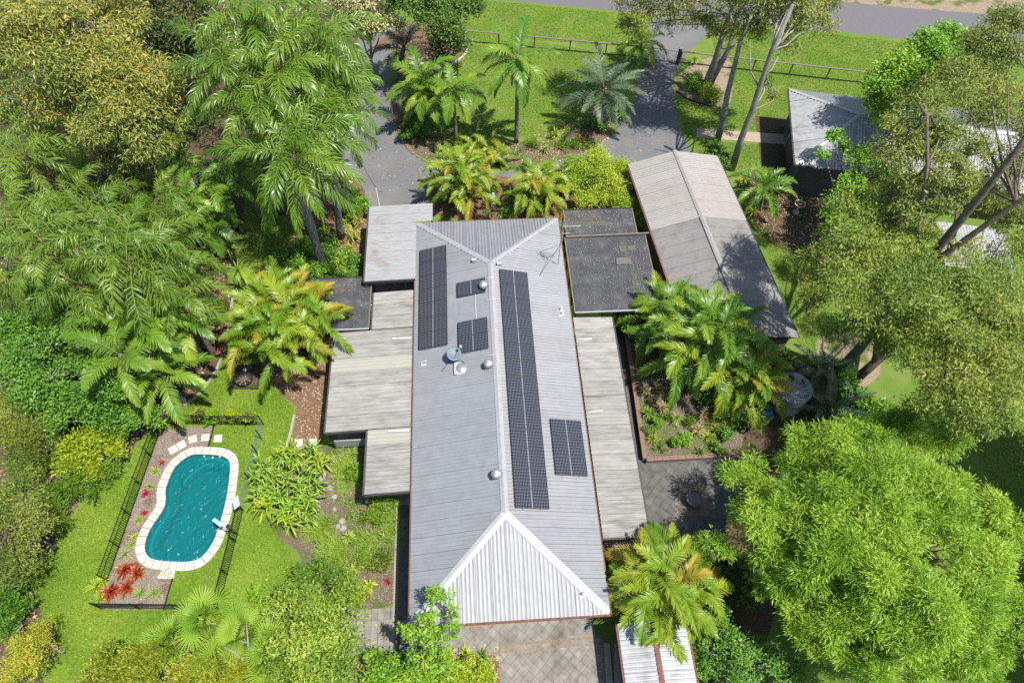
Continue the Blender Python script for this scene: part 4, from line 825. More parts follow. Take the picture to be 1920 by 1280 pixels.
chips('raised_bed_chips', None, 11000, .018, .045, MT['bed_chip'], z=.4, label='pale bark chips in the raised bed', world=[RBp])
# timber post and rail fence along the street
tp_ = MB().box((0, 0, .57), (.11, .11, 1.14)).build('post', MT['timber']).data; bpy.data.objects.remove(bpy.data.objects['post.%03d' % 0] if False else [o for o in bpy.data.objects if o.data == tp_][0])
def rail_fence(a, b, n_, label, mid=False):
    a = np.array([*a, 0.0]); b = np.array([*b, 0.0]); f = empty('timber_fence', a); tag(f, label, 'fence', 'timber rail fence along the street'); rz = math.atan2(b[1]-a[1], b[0]-a[0])
    for i in range(n_): inst('post', tp_, f, (b-a)*i/(n_-1), (0, 0, rz))
    for i in range(n_-1): s0, s1 = a+(b-a)*i/(n_-1), a+(b-a)*(i+1)/(n_-1); MB().bar(s0+[0, 0, 1.1], s1+[0, 0, 1.1], .16, .05).build('rail', MT['timber'], f)
    for i in range(n_-1):
        s0, s1 = a+(b-a)*i/(n_-1), a+(b-a)*(i+1)/(n_-1); MB().bar(s0+[0, 0, .12], s1+[0, 0, .12], .03, .05).build('rail', MT['timber_dark'], f)  # no lower rail: a dark bar painted in as the top rail's shadow line
rail_fence((-1.1, 48.4), (14.2, 45.5), 6, 'weathered post and rail fence beyond the front lawn left of the gate')
rail_fence((17.4, 44.7), (44.5, 38.7), 10, "weathered post and rail fence between the neighbour's lawn and the road verge")
g0, g1 = np.array([14.3, 45.4, 0]), np.array([17.2, 44.7, 0])
gt = empty('gate', g0); tag(gt, 'open wire mesh gate across the driveway beside the black post', 'gate')
for z in (.15, 1.1): MB().bar(g0+[0, 0, z], g1+[0, 0, z], .04, .04).build('rail', MT['greybox'], gt)
for i in range(14): q_ = g0+(g1-g0)*i/13; MB().bar(q_+[0, 0, .15], q_+[0, 0, 1.1], .012, .012).build('wire', MT['greybox'], gt)
q_ = G(1269, 121); o = MB().box((q_[0], q_[1], .75), (.22, .22, 1.5)).build('gate_post', MT['timber_dark']); MB().box((q_[0], q_[1], 1.53), (.26, .26, .06)).build('post_cap', MT['concrete'], o); tag(o, 'thick dark gate post with pale cap by the driveway', 'post')
# ---------------------------------------------------------------- loose things in the gardens
c = G(462, 712); fp = empty('fire_pit', c); tag(fp, 'square framed gravel plot with a dark metal fire bowl on the lawn', 'fire pit')
fq = [G(*p)[:2] for p in ((446, 686), (488, 686), (484, 729), (437, 728))]
for i in range(4): MB().bar((*fq[i], .05), (*fq[(i+1) % 4], .05), .09, .1).build('edge_board', MT['timber_dark'], fp)
MB().prism(fq, .005, .02).build('gravel', MT['litter'], fp); MB().lathe(G(460, 712)+[0, 0, .05], [(.2, 0), (.45, .1), (.58, .3), (.55, .32), (.4, .14), (0, .1)], 20).build('bowl', MT['timber_dark'], fp)
MB().lathe(G(462, 700)+[.05, 0, .35], [(0, 0), (.1, 0), (.12, .14), (0, .18)], 10).build('glass_ball', MT['paleblue'], fp)
for i in range(4): p = G(460, 716); a = .4+i*.8; MB().tube([p+[.3*math.cos(a), .3*math.sin(a), .3], p-[.45*math.cos(a), .45*math.sin(a), -.36]], .05, 6).build('log', MT['bark_brown'], fp)
c = G(415, 655); bn = empty('bench', c); tag(bn, 'red timber bench half hidden by palms at the lawn edge', 'bench')
bd = G(419, 640)-G(413, 668); bd[2] = 0; bd /= np.linalg.norm(bd); bnn = np.array([bd[1], -bd[0], 0])
for i in range(3): q_ = c+bnn*(.0+.13*i)+[0, 0, .45]; MB().bar(q_-bd*.65, q_+bd*.65, .1, .03).build('seat_slat', MT['bench'], bn)
for i in range(2): q_ = c-bnn*.1+[0, 0, .62+.16*i]; MB().bar(q_-bd*.65, q_+bd*.65, .03, .12).build('back_slat', MT['bench'], bn)
for s in (-.55, .55):
    for t in (-.05, .28): q_ = c+bd*s+bnn*t; MB().box((q_[0], q_[1], .22), (.07, .07, .44)).build('leg', MT['bench'], bn)
c = G(1298, 940); pt = empty('plant_pot', c); tag(pt, 'round dark pot of water plants on a gravel square in the courtyard', 'pot')
MB().lathe(c+[0, 0, .05], [(.3, 0), (.42, .3), (.47, .55), (.41, .55), (.38, .42), (0, .42)], 24).build('bowl', MT['bark_brown'], pt); MB().lathe(c+[0, 0, .06], [(.4, .46), (0, .47)], 20).build('water', MT['glassdark'], pt)
c = G(1470, 752); tk = empty('water_tank', c); tag(tk, 'round galvanised water tank among palms beyond the bamboo', 'tank')
prf = []
for i in range(14): prf += [(1.02, .12*i), (.985, .12*i+.06)]
MB().lathe(c, prf+[(1.02, 1.7), (1.0, 1.72)], 28).build('tank_body', MT['tank'], tk); MB().lathe(c, [(1.06, 1.7), (.6, 1.84), (0, 1.92)], 28).build('tank_lid', MT['tank'], tk)
MB().lathe(c+[-.1, .55, 1.8], [(.22, 0), (.2, .12), (0, .14)], 12).build('inlet', MT['black'], tk)
for (a, b), l in (((1397, 780), 'blue plastic bag on the ground below the palm clump'), ((1436, 776), 'blue plastic bag on a concrete block by the water tank')):
    c = G(a, b, .35 if a > 1420 else 0); V = []
    for z, r in ((0, .3), (.18, .36), (.34, .28), (.46, .1)):
        for k in range(9): rr = r*random.uniform(.75, 1.15); V.append(c+[rr*math.cos(k*2*PI/9), rr*.8*math.sin(k*2*PI/9), z+random.uniform(-.04, .04)])
    o = MB().add(V, [(i*9+k, i*9+(k+1) % 9, (i+1)*9+(k+1) % 9, (i+1)*9+k) for i in range(3) for k in range(9)]+[tuple(range(27, 36))]).build('plastic_bag', MT['blue']); tag(o, l, 'bag')
c = G(1436, 782); o = MB().box(c+[0, 0, .17], (.55, .5, .34), rz=.2).box(c+[0, .0, .345], (.62, .57, .03), rz=.2).build('concrete_block', MT['concrete']); tag(o, 'grey concrete block under a blue bag by the water tank', 'block')
c = G(1492, 398); bb = empty('bird_bath', c); tag(bb, "pale pedestal bird bath with rusty bowl in the neighbour's yard", 'bird bath')
MB().lathe(c, [(.25, 0), (.2, .08), (.1, .15), (.08, .6), (.14, .72)], 12).build('pedestal', MT['stone'], bb); MB().lathe(c, [(.1, .7), (.34, .8), (.4, .9), (.36, .9), (.28, .83), (0, .8)], 18).build('bowl', MT['stone'], bb); MB().lathe(c, [(.33, .87), (0, .87)], 16).build('water', MT['gutter'], bb)
pA = G(713, 386, 3.0); pB = G(705, 352, 3.4); o = empty('service_cable', G(713, 386)); tag(o, 'thin black power cable crossing the driveway to the carport', 'cable')
MB().tube([G(712, 389, 2.6), pB], .035, 6).build('mast', MT['greybox'], o)
pts_ = [pB+(G(668, 285, 4.6)-pB)*t-[0, 0, .25*math.sin(PI*t)] for t in np.linspace(0, 1, 9)]; MB().tube(pts_, .018, 5).build('wire', MT['black'], o)
MB().tube([pB+[.3*(1-math.cos(a))*.7, -.3*a/3.5, -.1-.12*math.sin(a)] for a in np.linspace(0, 3.5, 12)], .016, 5).build('loop', MT['black'], o)
o = MB().box(G(655, 342)+[0, 0, .03], (.4, .4, .06), rz=.7).build('stepping_stone', MT['stone']); tag(o, 'single pale stepping stone in the bark bed by the driveway', 'stepping stone')
c = G(925, 386); st = empty('garden_statue', c); tag(st, 'small pale garden statue at the front door between palm clumps', 'statue')
MB().box(c+[0, 0, .2], (.35, .35, .4)).build('plinth', MT['stone'], st); MB().lathe(c+[0, 0, .4], [(.14, 0), (.17, .2), (.12, .42), (.14, .55), (.06, .66), (.1, .74), (.1, .84), (0, .92)], 12).build('figure', MT['stone'], st)
for (a, b, c_, d_), l in (((1325, 1015, 1332, 1065), 'long thin white pipe on the ground by the bamboo'), ((1347, 1091, 1362, 1100), 'short thin white pipe on the ground by the bamboo')):
    o = MB().tube([G(a, b)+[0, 0, .06], G(c_, d_)+[0, 0, .06]], .035, 6).build('pipe', MT['white']); tag(o, l, 'pipe')
# ================================================================== plants
LF = {}
LF['royal'] = leafmat('royal_palm_leaf', [(.04, .09, .012), (.085, .165, .02), (.14, .225, .03), (.24, .285, .055)], rough=.36, transl=.3, wo=.4, spec=.5)
LF['queen'] = leafmat('queen_palm_leaf', [(.04, .095, .012), (.085, .165, .02), (.145, .225, .03), (.25, .275, .05)], rough=.42, transl=.3, wo=.45, spec=.45)
LF['alex'] = leafmat('bangalow_leaf', [(.035, .10, .012), (.07, .16, .018), (.14, .235, .03), (.25, .27, .04)], rough=.4, transl=.3, wo=.5, spec=.45)
LF['cane'] = leafmat('golden_cane_leaf', [(.05, .125, .012), (.11, .2, .018), (.2, .26, .025), (.32, .28, .03)], rough=.4, transl=.32, wo=.5, spec=.4)
LF['cane_orange'] = leafmat('yellowed_palm_leaf', [(.11, .17, .02), (.2, .22, .025), (.29, .21, .03), (.25, .14, .04)], rough=.5, transl=.35, wo=.5)
LF['blue'] = leafmat('blue_grey_palm_leaf', [(.03, .058, .045), (.055, .09, .07), (.085, .125, .095), (.13, .165, .12)], rough=.45, transl=.15, wo=.4)
LF['deadfrond'] = leafmat('dead_palm_leaf', [(.12, .065, .04), (.2, .12, .075), (.3, .2, .13)], rough=.9, transl=.15, wo=.5)
LF['yellowfrond'] = leafmat('bright_yellow_frond', [(.42, .36, .02), (.55, .45, .03)], rough=.5, transl=.35, wo=.4)
LF['rachis'] = mat('frond_midrib', [(.2, .22, .05), (.3, .3, .08)], scale=6, rough=.5)
LF['rachis_y'] = mat('yellow_midrib', [(.36, .3, .05), (.45, .36, .06)], scale=6, rough=.5)
LF['gum_orange'] = leafmat('gum_leaf_orange_tips', [(.055, .095, .028), (.095, .145, .04), (.145, .19, .05), (.2, .225, .055), (.29, .245, .06), (.36, .24, .07)], rough=.5, transl=.25, wo=0)
LF['gum'] = leafmat('gum_leaf_olive', [(.055, .085, .025), (.105, .15, .04), (.165, .2, .05), (.27, .25, .065)], rough=.5, transl=.25, wo=0)
LF['gum_yellow'] = leafmat('gum_leaf_yellow_green', [(.05, .095, .02), (.095, .16, .03), (.15, .215, .042), (.21, .255, .055), (.3, .26, .075)], rough=.5, transl=.28, wo=0)
LF['bright'] = leafmat('bright_broad_leaf', [(.05, .13, .012), (.10, .22, .02), (.17, .3, .03), (.27, .36, .05)], rough=.45, transl=.3, wo=0)
LF['mid'] = leafmat('mid_green_leaf', [(.05, .105, .015), (.10, .18, .024), (.17, .25, .035), (.28, .33, .07)], rough=.5, transl=.28, wo=0)
LF['rich'] = leafmat('rich_green_leaf', [(.025, .085, .012), (.06, .155, .02), (.11, .225, .03), (.19, .29, .045)], rough=.45, transl=.28, wo=0)
LF['dark'] = leafmat('dark_green_leaf', [(.018, .05, .01), (.04, .095, .016), (.08, .145, .025), (.14, .2, .035)], rough=.5, transl=.22, wo=0)
LF['darkolive'] = leafmat('dark_olive_leaf', [(.02, .032, .012), (.04, .058, .02), (.08, .095, .035), (.14, .14, .06)], rough=.55, transl=.2, wo=0)
LF['bamboo'] = leafmat('bamboo_leaf', [(.055, .135, .012), (.125, .24, .02), (.205, .325, .032), (.31, .39, .06)], rough=.45, transl=.3, wo=0)
LF['wattle'] = leafmat('olive_wattle_leaf', [(.05, .085, .018), (.105, .15, .03), (.175, .21, .045), (.28, .28, .075)], rough=.55, transl=.25, wo=0)
LF['yellowgreen'] = leafmat('yellow_green_leaf', [(.08, .15, .012), (.17, .26, .02), (.29, .34, .03), (.42, .4, .04)], rough=.45, transl=.3, wo=.2)
LF['golden'] = leafmat('golden_shrub_leaf', [(.07, .12, .015), (.15, .2, .02), (.26, .28, .03), (.4, .33, .05)], rough=.5, transl=.3, wo=0)
LF['strap'] = leafmat('strap_leaf', [(.055, .12, .018), (.115, .21, .025), (.19, .28, .04), (.3, .33, .08)], rough=.42, transl=.28, wo=.4)
LF['red'] = leafmat('red_bromeliad_leaf', [(.11, .004, .02), (.16, .01, .016), (.22, .055, .02), (.27, .15, .045)], rough=.4, transl=.25, wo=.25)
LF['crimson'] = leafmat('crimson_leaf', [(.12, .01, .03), (.24, .02, .06), (.3, .05, .09)], rough=.5, transl=.25, wo=.3)
LF['tan'] = leafmat('tan_spiky_leaf', [(.2, .145, .075), (.28, .215, .125), (.34, .28, .18)], rough=.6, transl=.2, wo=.4)
LF['cream'] = leafmat('cream_flowering_leaf', [(.08, .10, .04), (.18, .19, .09), (.34, .33, .2), (.45, .43, .3)], rough=.6, transl=.25, wo=0)
LF['dry'] = leafmat('dry_twig_leaf', [(.16, .13, .07), (.27, .22, .12), (.36, .31, .18)], rough=.8, transl=.15, wo=0)
LF['fan'] = leafmat('fan_palm_leaf', [(.07, .15, .02), (.13, .24, .03), (.22, .31, .05), (.34, .38, .10)], rough=.45, transl=.3, wo=.4)

def unit(v): return v/(np.linalg.norm(v, axis=-1, keepdims=True)+1e-9)
FST = dict(  # length, pairs, leaflet length, width, vee angle, plume spread, leaflet droop, start of leaflets
    royal=dict(L=4.4, n=62, ll=1.05, w=.05, va=8, pl=34, dr=.9, t0=.1), queen=dict(L=4.0, n=54, ll=.85, w=.046, va=0, pl=45, dr=1.0, t0=.12),
    alex=dict(L=3.1, n=36, ll=.78, w=.075, va=14, pl=6, dr=.55, t0=.1), cane=dict(L=2.5, n=34, ll=.62, w=.06, va=30, pl=8, dr=.5, t0=.14),
    blue=dict(L=3.0, n=42, ll=.62, w=.042, va=22, pl=8, dr=.35, t0=.16), cycad=dict(L=2.0, n=46, ll=.3, w=.028, va=20, pl=3, dr=.1, t0=.08))
_fc = {}
def frond(style, e0, bend, var, mkey, rk='rachis'):
    key = (style, e0, bend, var, mkey, rk)
    if key in _fc: return _fc[key]
    p = FST[style]; r = np.random.default_rng(hash((style, e0, var)) % 10000 if False else int(abs(e0)*7+bend*3+var*101+len(style)*13)); n = 40
    t = np.linspace(0, 1, n); ang = R(e0)-R(bend)*t**1.4; ds = p['L']/(n-1)
    dx, dz = np.cos(ang)*ds, np.sin(ang)*ds; sway = np.cumsum(r.normal(0, .1)*t*ds*.6)
    X = np.stack([np.concatenate([[0], np.cumsum(dx)[:-1]]), sway, np.concatenate([[0], np.cumsum(dz)[:-1]])], 1)
    T = unit(np.gradient(X, axis=0)); S = np.array([0, 1.0, 0]); N = np.cross(T, S)
    N = np.where(N[:, 2:3] < 0, N, N); N = -np.cross(S[None], T)*-1 if False else np.cross(T, S[None])
    N = N*np.sign((N[:, 0]*-np.sin(ang)+N[:, 2]*np.cos(ang)))[:, None]
    V = []; F = []; RN = []; MI = []
    lt = np.linspace(p['t0'], .995, p['n'])
    for s in (-1, 1):
        tt = np.clip(lt+r.normal(0, .004, len(lt)), 0, 1); i = np.clip((tt*(n-1)).astype(int), 0, n-2); f = (tt*(n-1)-i)[:, None]
        P0 = X[i]*(1-f)+X[i+1]*f; Tg = T[i]; Ng = N[i]
        u = (tt-p['t0'])/(1-p['t0'])
        fa = R(68)-R(46)*u+r.normal(0, .06, len(u)); va = R(p['va'])+R(p['pl'])*r.normal(0, 1, len(u))
        ll = p['ll']*np.clip(np.sin(PI*(.18+.74*u)), .22, 1)**.8*r.uniform(.9, 1.08, len(u))
        d = unit(Tg*np.cos(fa)[:, None]+(s*S[None]*np.cos(va)[:, None]+Ng*np.sin(va)[:, None])*np.sin(fa)[:, None])
        P1 = P0+d*(ll*.5)[:, None]; d2 = unit(d+np.array([0, 0, -1.0])*p['dr']*r.uniform(.6, 1.3, (len(u), 1))); P2 = P1+d2*(ll*.5)[:, None]
        wd = unit(Tg-d*np.sum(Tg*d, 1, keepdims=True)); w_ = p['w']
        o = sum(len(v) for v in V); k = len(u)
        V.append(np.stack([P0-wd*w_*.35, P0+wd*w_*.35, P1-wd*w_*.5, P1+wd*w_*.5, P2-wd*w_*.08, P2+wd*w_*.08], 1).reshape(-1, 3))
        b = o+6*np.arange(k)[:, None]; F.append((b+np.array([[0, 1, 3, 2]]))); F.append((b+np.array([[2, 3, 5, 4]])))
        bs = r.random(k)*.5; RN.append(np.stack([bs, bs, bs+.12, bs+.12, bs+.5, bs+.5], 1).ravel()); MI += [0]*(2*k)
    V = np.concatenate(V); o = len(V); ks = np.linspace(0, n-1, 9).astype(int); rr = np.linspace(.04, .006, 9)*p['L']/3.4
    rv = np.stack([X[ks]-S*rr[:, None], X[ks]+np.array([0, 0, 1])*rr[:, None], X[ks]+S*rr[:, None], X[ks]-np.array([0, 0, 1])*rr[:, None]*.6], 1).reshape(-1, 3)
    rf = [[o+4*i+j, o+4*i+(j+1) % 4, o+4*(i+1)+(j+1) % 4, o+4*(i+1)+j] for i in range(8) for j in range(4)]
    me = mesh_np('frond', np.concatenate([V, rv]), np.concatenate(F+[np.array(rf)]), [LF[mkey], LF[rk]], rnd=np.concatenate(RN+[np.full(len(rv), .5)]), mi=MI+[1]*len(rf))
    _fc[key] = me; return me
def crown(root, at, style, n, mkey, sc=1.0, lo=-35, hi=80, rk='rachis', alt=None, altp=0.0, dead=0, phase=0.0, bend=None):
    """fronds round the growing point, the young ones upright and the old ones hanging"""
    at = np.array(at)-base_of(root)
    for i in range(n):
        u = (i+.5)/n; e0 = round((hi+(lo-hi)*u**.85)/12)*12; bd = bend or {'royal': 85, 'queen': 95, 'alex': 70, 'cane': 75, 'blue': 45, 'cycad': 25}[style]
        bd = round((bd*(1 if e0 > -10 else .6))/5)*5; mk = mkey
        if alt and random.random() < altp*(.4+u): mk = alt
        inst('frond', frond(style, e0, bd, i % 3, mk, rk), root, at+[random.uniform(-.06, .06), random.uniform(-.06, .06), -.25*u], (random.uniform(-.18, .18), random.uniform(-.1, .1), phase+i*2.39996+random.uniform(-.25, .25)), [sc*random.uniform(.82, 1.1)*(1 if u > .12 else .8)*k_ for k_ in (1, random.uniform(.75, 1.15), random.uniform(.85, 1.15))])
    for i in range(dead):
        inst('frond', frond(style, -72, 20, i % 3, 'deadfrond', rk), root, at+[0, 0, -.45], (0, 0, random.uniform(0, 6.28)), sc*random.uniform(.55, .75))
def palm(label, base=None, top=None, at=None, h=None, style='queen', n=18, mkey=None, sc=1.0, r0=.2, lean=None, shaft=True, group=None, name='palm_tree', bark='bark_grey', **kw):
    if base is not None: b, t = ray_stem(base, top)
    else: t = G(*at, h); b = np.array([t[0], t[1], 0]); b = b+np.array([*(lean or (random.uniform(-.3, .3), random.uniform(-.3, .3))), 0])
    root = empty(name, b); tag(root, label, 'palm', group); H = t[2]
    sg = 12; pts = []; rad = []
    for i in range(sg+1):
        u = i/sg; c = b+(t-b)*u+np.array([(b-t)[0], (b-t)[1], 0])*.15*math.sin(PI*u); pts.append(c); rad.append(r0*(1.25-.55*u)*(1+.04*(i % 2)))
    pts[-1] = t; MB().tube(pts, rad, 10).build('trunk', MT[bark], root, smooth=True)
    if shaft: MB().tube([t-[0, 0, .9*sc], t-[0, 0, .5*sc], t+[0, 0, .1]], [r0*.75, r0*.8, r0*.3], 9).build('crownshaft', MT['crownshaft'], root, smooth=True)
    crown(root, t, style, n, mkey or style, sc, phase=random.uniform(0, 6), **kw); return root
def cane_clump(label, bpx, spread, ns, h0, h1, nf, sc=1.0, mkey='cane', alt='cane_orange', altp=.25, style='cane', name='golden_cane_palm', rk='rachis_y', squash=1.0, bend=None):
    b = G(*bpx); root = empty(name, b); tag(root, label, 'palm')
    for i in range(ns):
        a = i*2.39996; rr = spread*math.sqrt((i+.4)/ns); h = h0+(h1-h0)*(1-(rr/spread)**1.5)*random.uniform(.8, 1.1)
        o = np.array([math.cos(a)*rr, math.sin(a)*rr*squash, 0]); foot = b+o*.35; tp = b+o+[0, 0, h]
        MB().tube([foot, (foot+tp)/2-o*.06, tp], [.06, .05, .04], 6).build('stem', MT['crownshaft'], root, smooth=True)
        crown(root, tp, style, nf, mkey, sc, lo=-25, hi=82, rk=rk, alt=alt, altp=altp, phase=a, bend=bend)
    return root
# ---- leaf clouds
def cloud(clumps, n, size, aspect=.3, mode='rand', sub=.35, per=24, shell=.55, top=.3, lob=9):
    r = rng; cl = np.array([(*c[:3], *(c[3] if hasattr(c[3], '__len__') else (c[3], c[3], c[3]*.75))) for c in clumps], float)
    if lob:                                             # split every clump into smaller lobes with gaps between
        m = len(cl); d0 = unit(r.normal(0, 1, (m*lob, 3))+np.array([0, 0, .35])); pr = np.repeat(np.arange(m), lob)
        c2 = cl[pr, :3]+d0*cl[pr, 3:]*r.uniform(.5, .95, (m*lob, 1)); rs = r.uniform(.3, .52, (m*lob, 1)); cl = np.concatenate([c2, cl[pr, 3:]*rs*np.array([1, 1, .8])], 1)
        lr = r.random(m)[pr]*.6+r.random(len(cl))*.4
    else: lr = r.random(len(cl))
    vol = cl[:, 3]*cl[:, 4]; vol = vol/vol.sum(); nc = max(len(cl), n//per)
    ci = r.choice(len(cl), nc, p=vol); d = unit(r.normal(0, 1, (nc, 3))); d[:, 2] += top; d = unit(d)
    rad = shell+(1-shell)*r.random(nc)**.6; cc = cl[ci, :3]+d*rad[:, None]*cl[ci, 3:]
    crnd = r.random(nc)*.4+lr[ci]*.6; k = per*nc; li = np.repeat(np.arange(nc), per)
    sz = np.minimum(cl[ci, 3]*.4, sub)
    off = r.normal(0, 1, (k, 3))*sz[li][:, None]*np.array([1, 1, .7]); P = cc[li]+off
    outw = unit(P-cl[ci[li], :3])
    q = r.normal(0, 1, (k, 3))
    if mode == 'hang': D = unit(np.array([0, 0, -1.0])*.55+q*.7+outw*.45)
    elif mode == 'out': D = unit(outw*1.0+np.array([0, 0, -.35])+q*.42)
    elif mode == 'up': D = unit(outw*.6+np.array([0, 0, .6])+q*.5)
    elif mode == 'flat': D = unit(q*np.array([1, 1, .35])+outw*.4)
    else: D = unit(q)
    ref = unit(r.normal(0, .8, (k, 3))+np.array([0, 0, 1.3])+outw*.6)
    Wd = unit(np.cross(D, ref)); s = size*r.uniform(.65, 1.3, k)
    A = P; B = P+D*s[:, None]*.5+Wd*(s*aspect*.5)[:, None]; C = P+D*s[:, None]; E_ = P+D*s[:, None]*.5-Wd*(s*aspect*.5)[:, None]
    V = np.stack([A, B, C, E_], 1).reshape(-1, 3); F = np.arange(4*k).reshape(-1, 4)
    hgt = np.clip((d[:, 2]*rad+1)/2, 0, 1)
    rn = np.clip((crnd[li]*.65+r.random(k)*.35-.5)*1.55+.5, 0, 1)
    return V, F, np.repeat(rn, 4), cc
def foliage(root, clumps, n, size, mk, name='crown', **kw):
    V, F, rn, cc = cloud(clumps, n, size, **kw); off = base_of(root)
    o = bpy.data.objects.new(name, mesh_np(name, V-off, F, LF[mk], rnd=rn)); link(o, root); return cc
def limbs(root, base, clumps, r0, bark, fork=.35, twigs=None, name='trunk', lean=None):
    base = np.array(base, float); cs = [np.array(c[:3], float) for c in clumps]; m = np.mean(cs, 0); zt = min(c[2] for c in cs)
    fk = base+(np.array([m[0], m[1], max(zt*.9, .3)])-base)*np.array([fork*1.2, fork*1.2, .62 if fork > .2 else .4])
    mb = MB(); mb.tube([base-[0, 0, .1], base+(fk-base)*.33+rng.normal(0, r0*.4, 3)*[1, 1, 0], base+(fk-base)*.7+rng.normal(0, r0*.4, 3)*[1, 1, 0], fk], [r0*1.25, r0, r0*.9, r0*.8], 9)
    for c in cs:
        mid = fk+(c-fk)*.5+rng.normal(0, .18, 3)*np.linalg.norm(c-fk)*.35; mb.tube([fk, fk+(mid-fk)*.5+rng.normal(0, .05, 3), mid, mid+(c-mid)*.6, c], [r0*.6, r0*.48, r0*.36, r0*.24, r0*.1], 6)
    tr_ = mb.build(name, MT[bark], root, smooth=True)
    if twigs is not None and len(twigs):
        tb = MB(); C = np.array(cs); sel = twigs[rng.choice(len(twigs), min(len(twigs), 150), replace=False)]
        for t in sel: c = C[np.argmin(np.linalg.norm(C-t, axis=1))]; tb.tube([c, c+(t-c)*.5+rng.normal(0, .12, 3), t], [r0*.14+.014, r0*.09+.012, .01], 4, cap=False)
        tag(tb.build('branch', MT[bark], root), kind='stuff')
    return fk
def clumps_px(L): return [(*G(a, b, h), r) for a, b, h, r in L]
def tree(label, pts, n, size, mk, bark='bark_gum', r0=.22, base=None, cat='tree', name='tree', group=None, twigs=True, fork=.35, crown_name='crown', **kw):
    cl = clumps_px(pts); m = np.mean([c[:2] for c in cl], 0); b = G(*base) if base else np.array([m[0], m[1], 0.0])
    root = empty(name, b); tag(root, label, cat, group); cc = foliage(root, cl, n, size, mk, crown_name, **kw)
    limbs(root, b, cl, r0, bark, fork, cc if twigs else None); return root
def shrub(label, pts, n, size, mk, bark='bark_brown', r0=.05, group=None, name='shrub', **kw):
    return tree(label, pts, n, size, mk, bark, r0, None, 'shrub', name, group, False, .1, 'foliage', **kw)
# ---- rosettes and straps
_lc = {}
def strap_leaf(L, w, bend, mk, fold=.25):
    key = (L, w, bend, mk)
    if key in _lc: return _lc[key]
    n = 6; V = []; x = z = 0; a = 0
    for i in range(n):
        t = i/(n-1); ww = w*(.55+1.6*t*(1-t)+.25*(1-t))*(1 if i < n-1 else .1); V += [(x, -ww/2, z+ww*fold), (x, 0, z), (x, ww/2, z+ww*fold)]
        a -= R(bend)/(n-1)*(.4+1.2*t); x += math.cos(a)*L/(n-1); z += math.sin(a)*L/(n-1)
    F = [(3*i+j, 3*i+3+j, 3*i+4+j, 3*i+1+j) for i in range(n-1) for j in range(2)]
    me = mesh_np('leaf', np.array(V), np.array(F), LF[mk], rnd=np.repeat(np.linspace(0, .95, n), 3)); _lc[key] = me; return me
def rosette(label, px, n, L, w, mk, bend=60, h=.05, lo=5, hi=75, cat='plant', name='spiky_plant', group=None, stem=0.0, z0=0.0, pos=None, jit=.02):
    b = G(*px, z0) if pos is None else np.array(pos, float); root = empty(name, b); tag(root, label, cat, group)
    if stem: MB().tube([b, b+[.03, 0, stem*.5], b+[0, 0, stem]], [.07, .055, .05], 6).build('stem', MT['bark_brown'], root)
    me = strap_leaf(L, w, bend, mk)
    for i in range(n):
        u = (i+.5)/n; e = hi+(lo-hi)*u
        inst('leaf', me, root, (random.uniform(-jit, jit), random.uniform(-jit, jit), stem+h*(1-u)+random.uniform(-jit, jit)), (random.uniform(-.35, .35), -R(e)+random.uniform(-.2, .2), i*2.39996+random.uniform(-.45, .45)), random.uniform(.6, 1.12)*(.75+.25*u))
    return root
def blades(root, c, n, L, w, mk, name='foliage', spread=.3, bend=80, lo=20, hi=85):
    """a tussock of arching blades in one mesh"""
    r = rng; c = np.array(c)-base_of(root); az = r.uniform(0, 2*PI, n); e = np.radians(r.uniform(lo, hi, n)); l = L*r.uniform(.6, 1.15, n); o = r.normal(0, spread, (n, 2)); ns = 5
    D = np.stack([np.cos(az), np.sin(az)], 1); Wd = np.stack([-np.sin(az), np.cos(az), np.zeros(n)], 1); x = np.zeros(n); z = np.zeros(n); a = e.copy(); V = []
    for i in range(ns):
        t = i/(ns-1); ww = w*(1-t**2*.95); P = np.stack([c[0]+o[:, 0]+D[:, 0]*x, c[1]+o[:, 1]+D[:, 1]*x, c[2]+z], 1); V += [P-Wd*ww/2, P+Wd*ww/2]
        a = a-np.radians(bend)/(ns-1)*(.5+t); x = x+np.cos(a)*l/(ns-1); z = z+np.sin(a)*l/(ns-1)
    V = np.stack(V, 1).reshape(-1, 3); b = (2*ns*np.arange(n))[:, None]; F = np.concatenate([b+np.array([[2*i, 2*i+1, 2*i+3, 2*i+2]]) for i in range(ns-1)])
    rn = (np.repeat(r.random(n), 2*ns).reshape(n, -1)*.7+np.repeat(np.linspace(0, .3, ns), 2)[None]).ravel()
    o_ = bpy.data.objects.new(name, mesh_np(name, V, F, LF[mk], rnd=rn)); link(o_, root); return o_
def tussock(label, px, n, L, w, mk, spread=.25, group=None, name='grass_clump', cat='plant', z0=0.0, **kw):
    b = G(*px, z0); root = empty(name, b); tag(root, label, cat, group); blades(root, b, n, L, w, mk, spread=spread, **kw); return root
_fan = {}
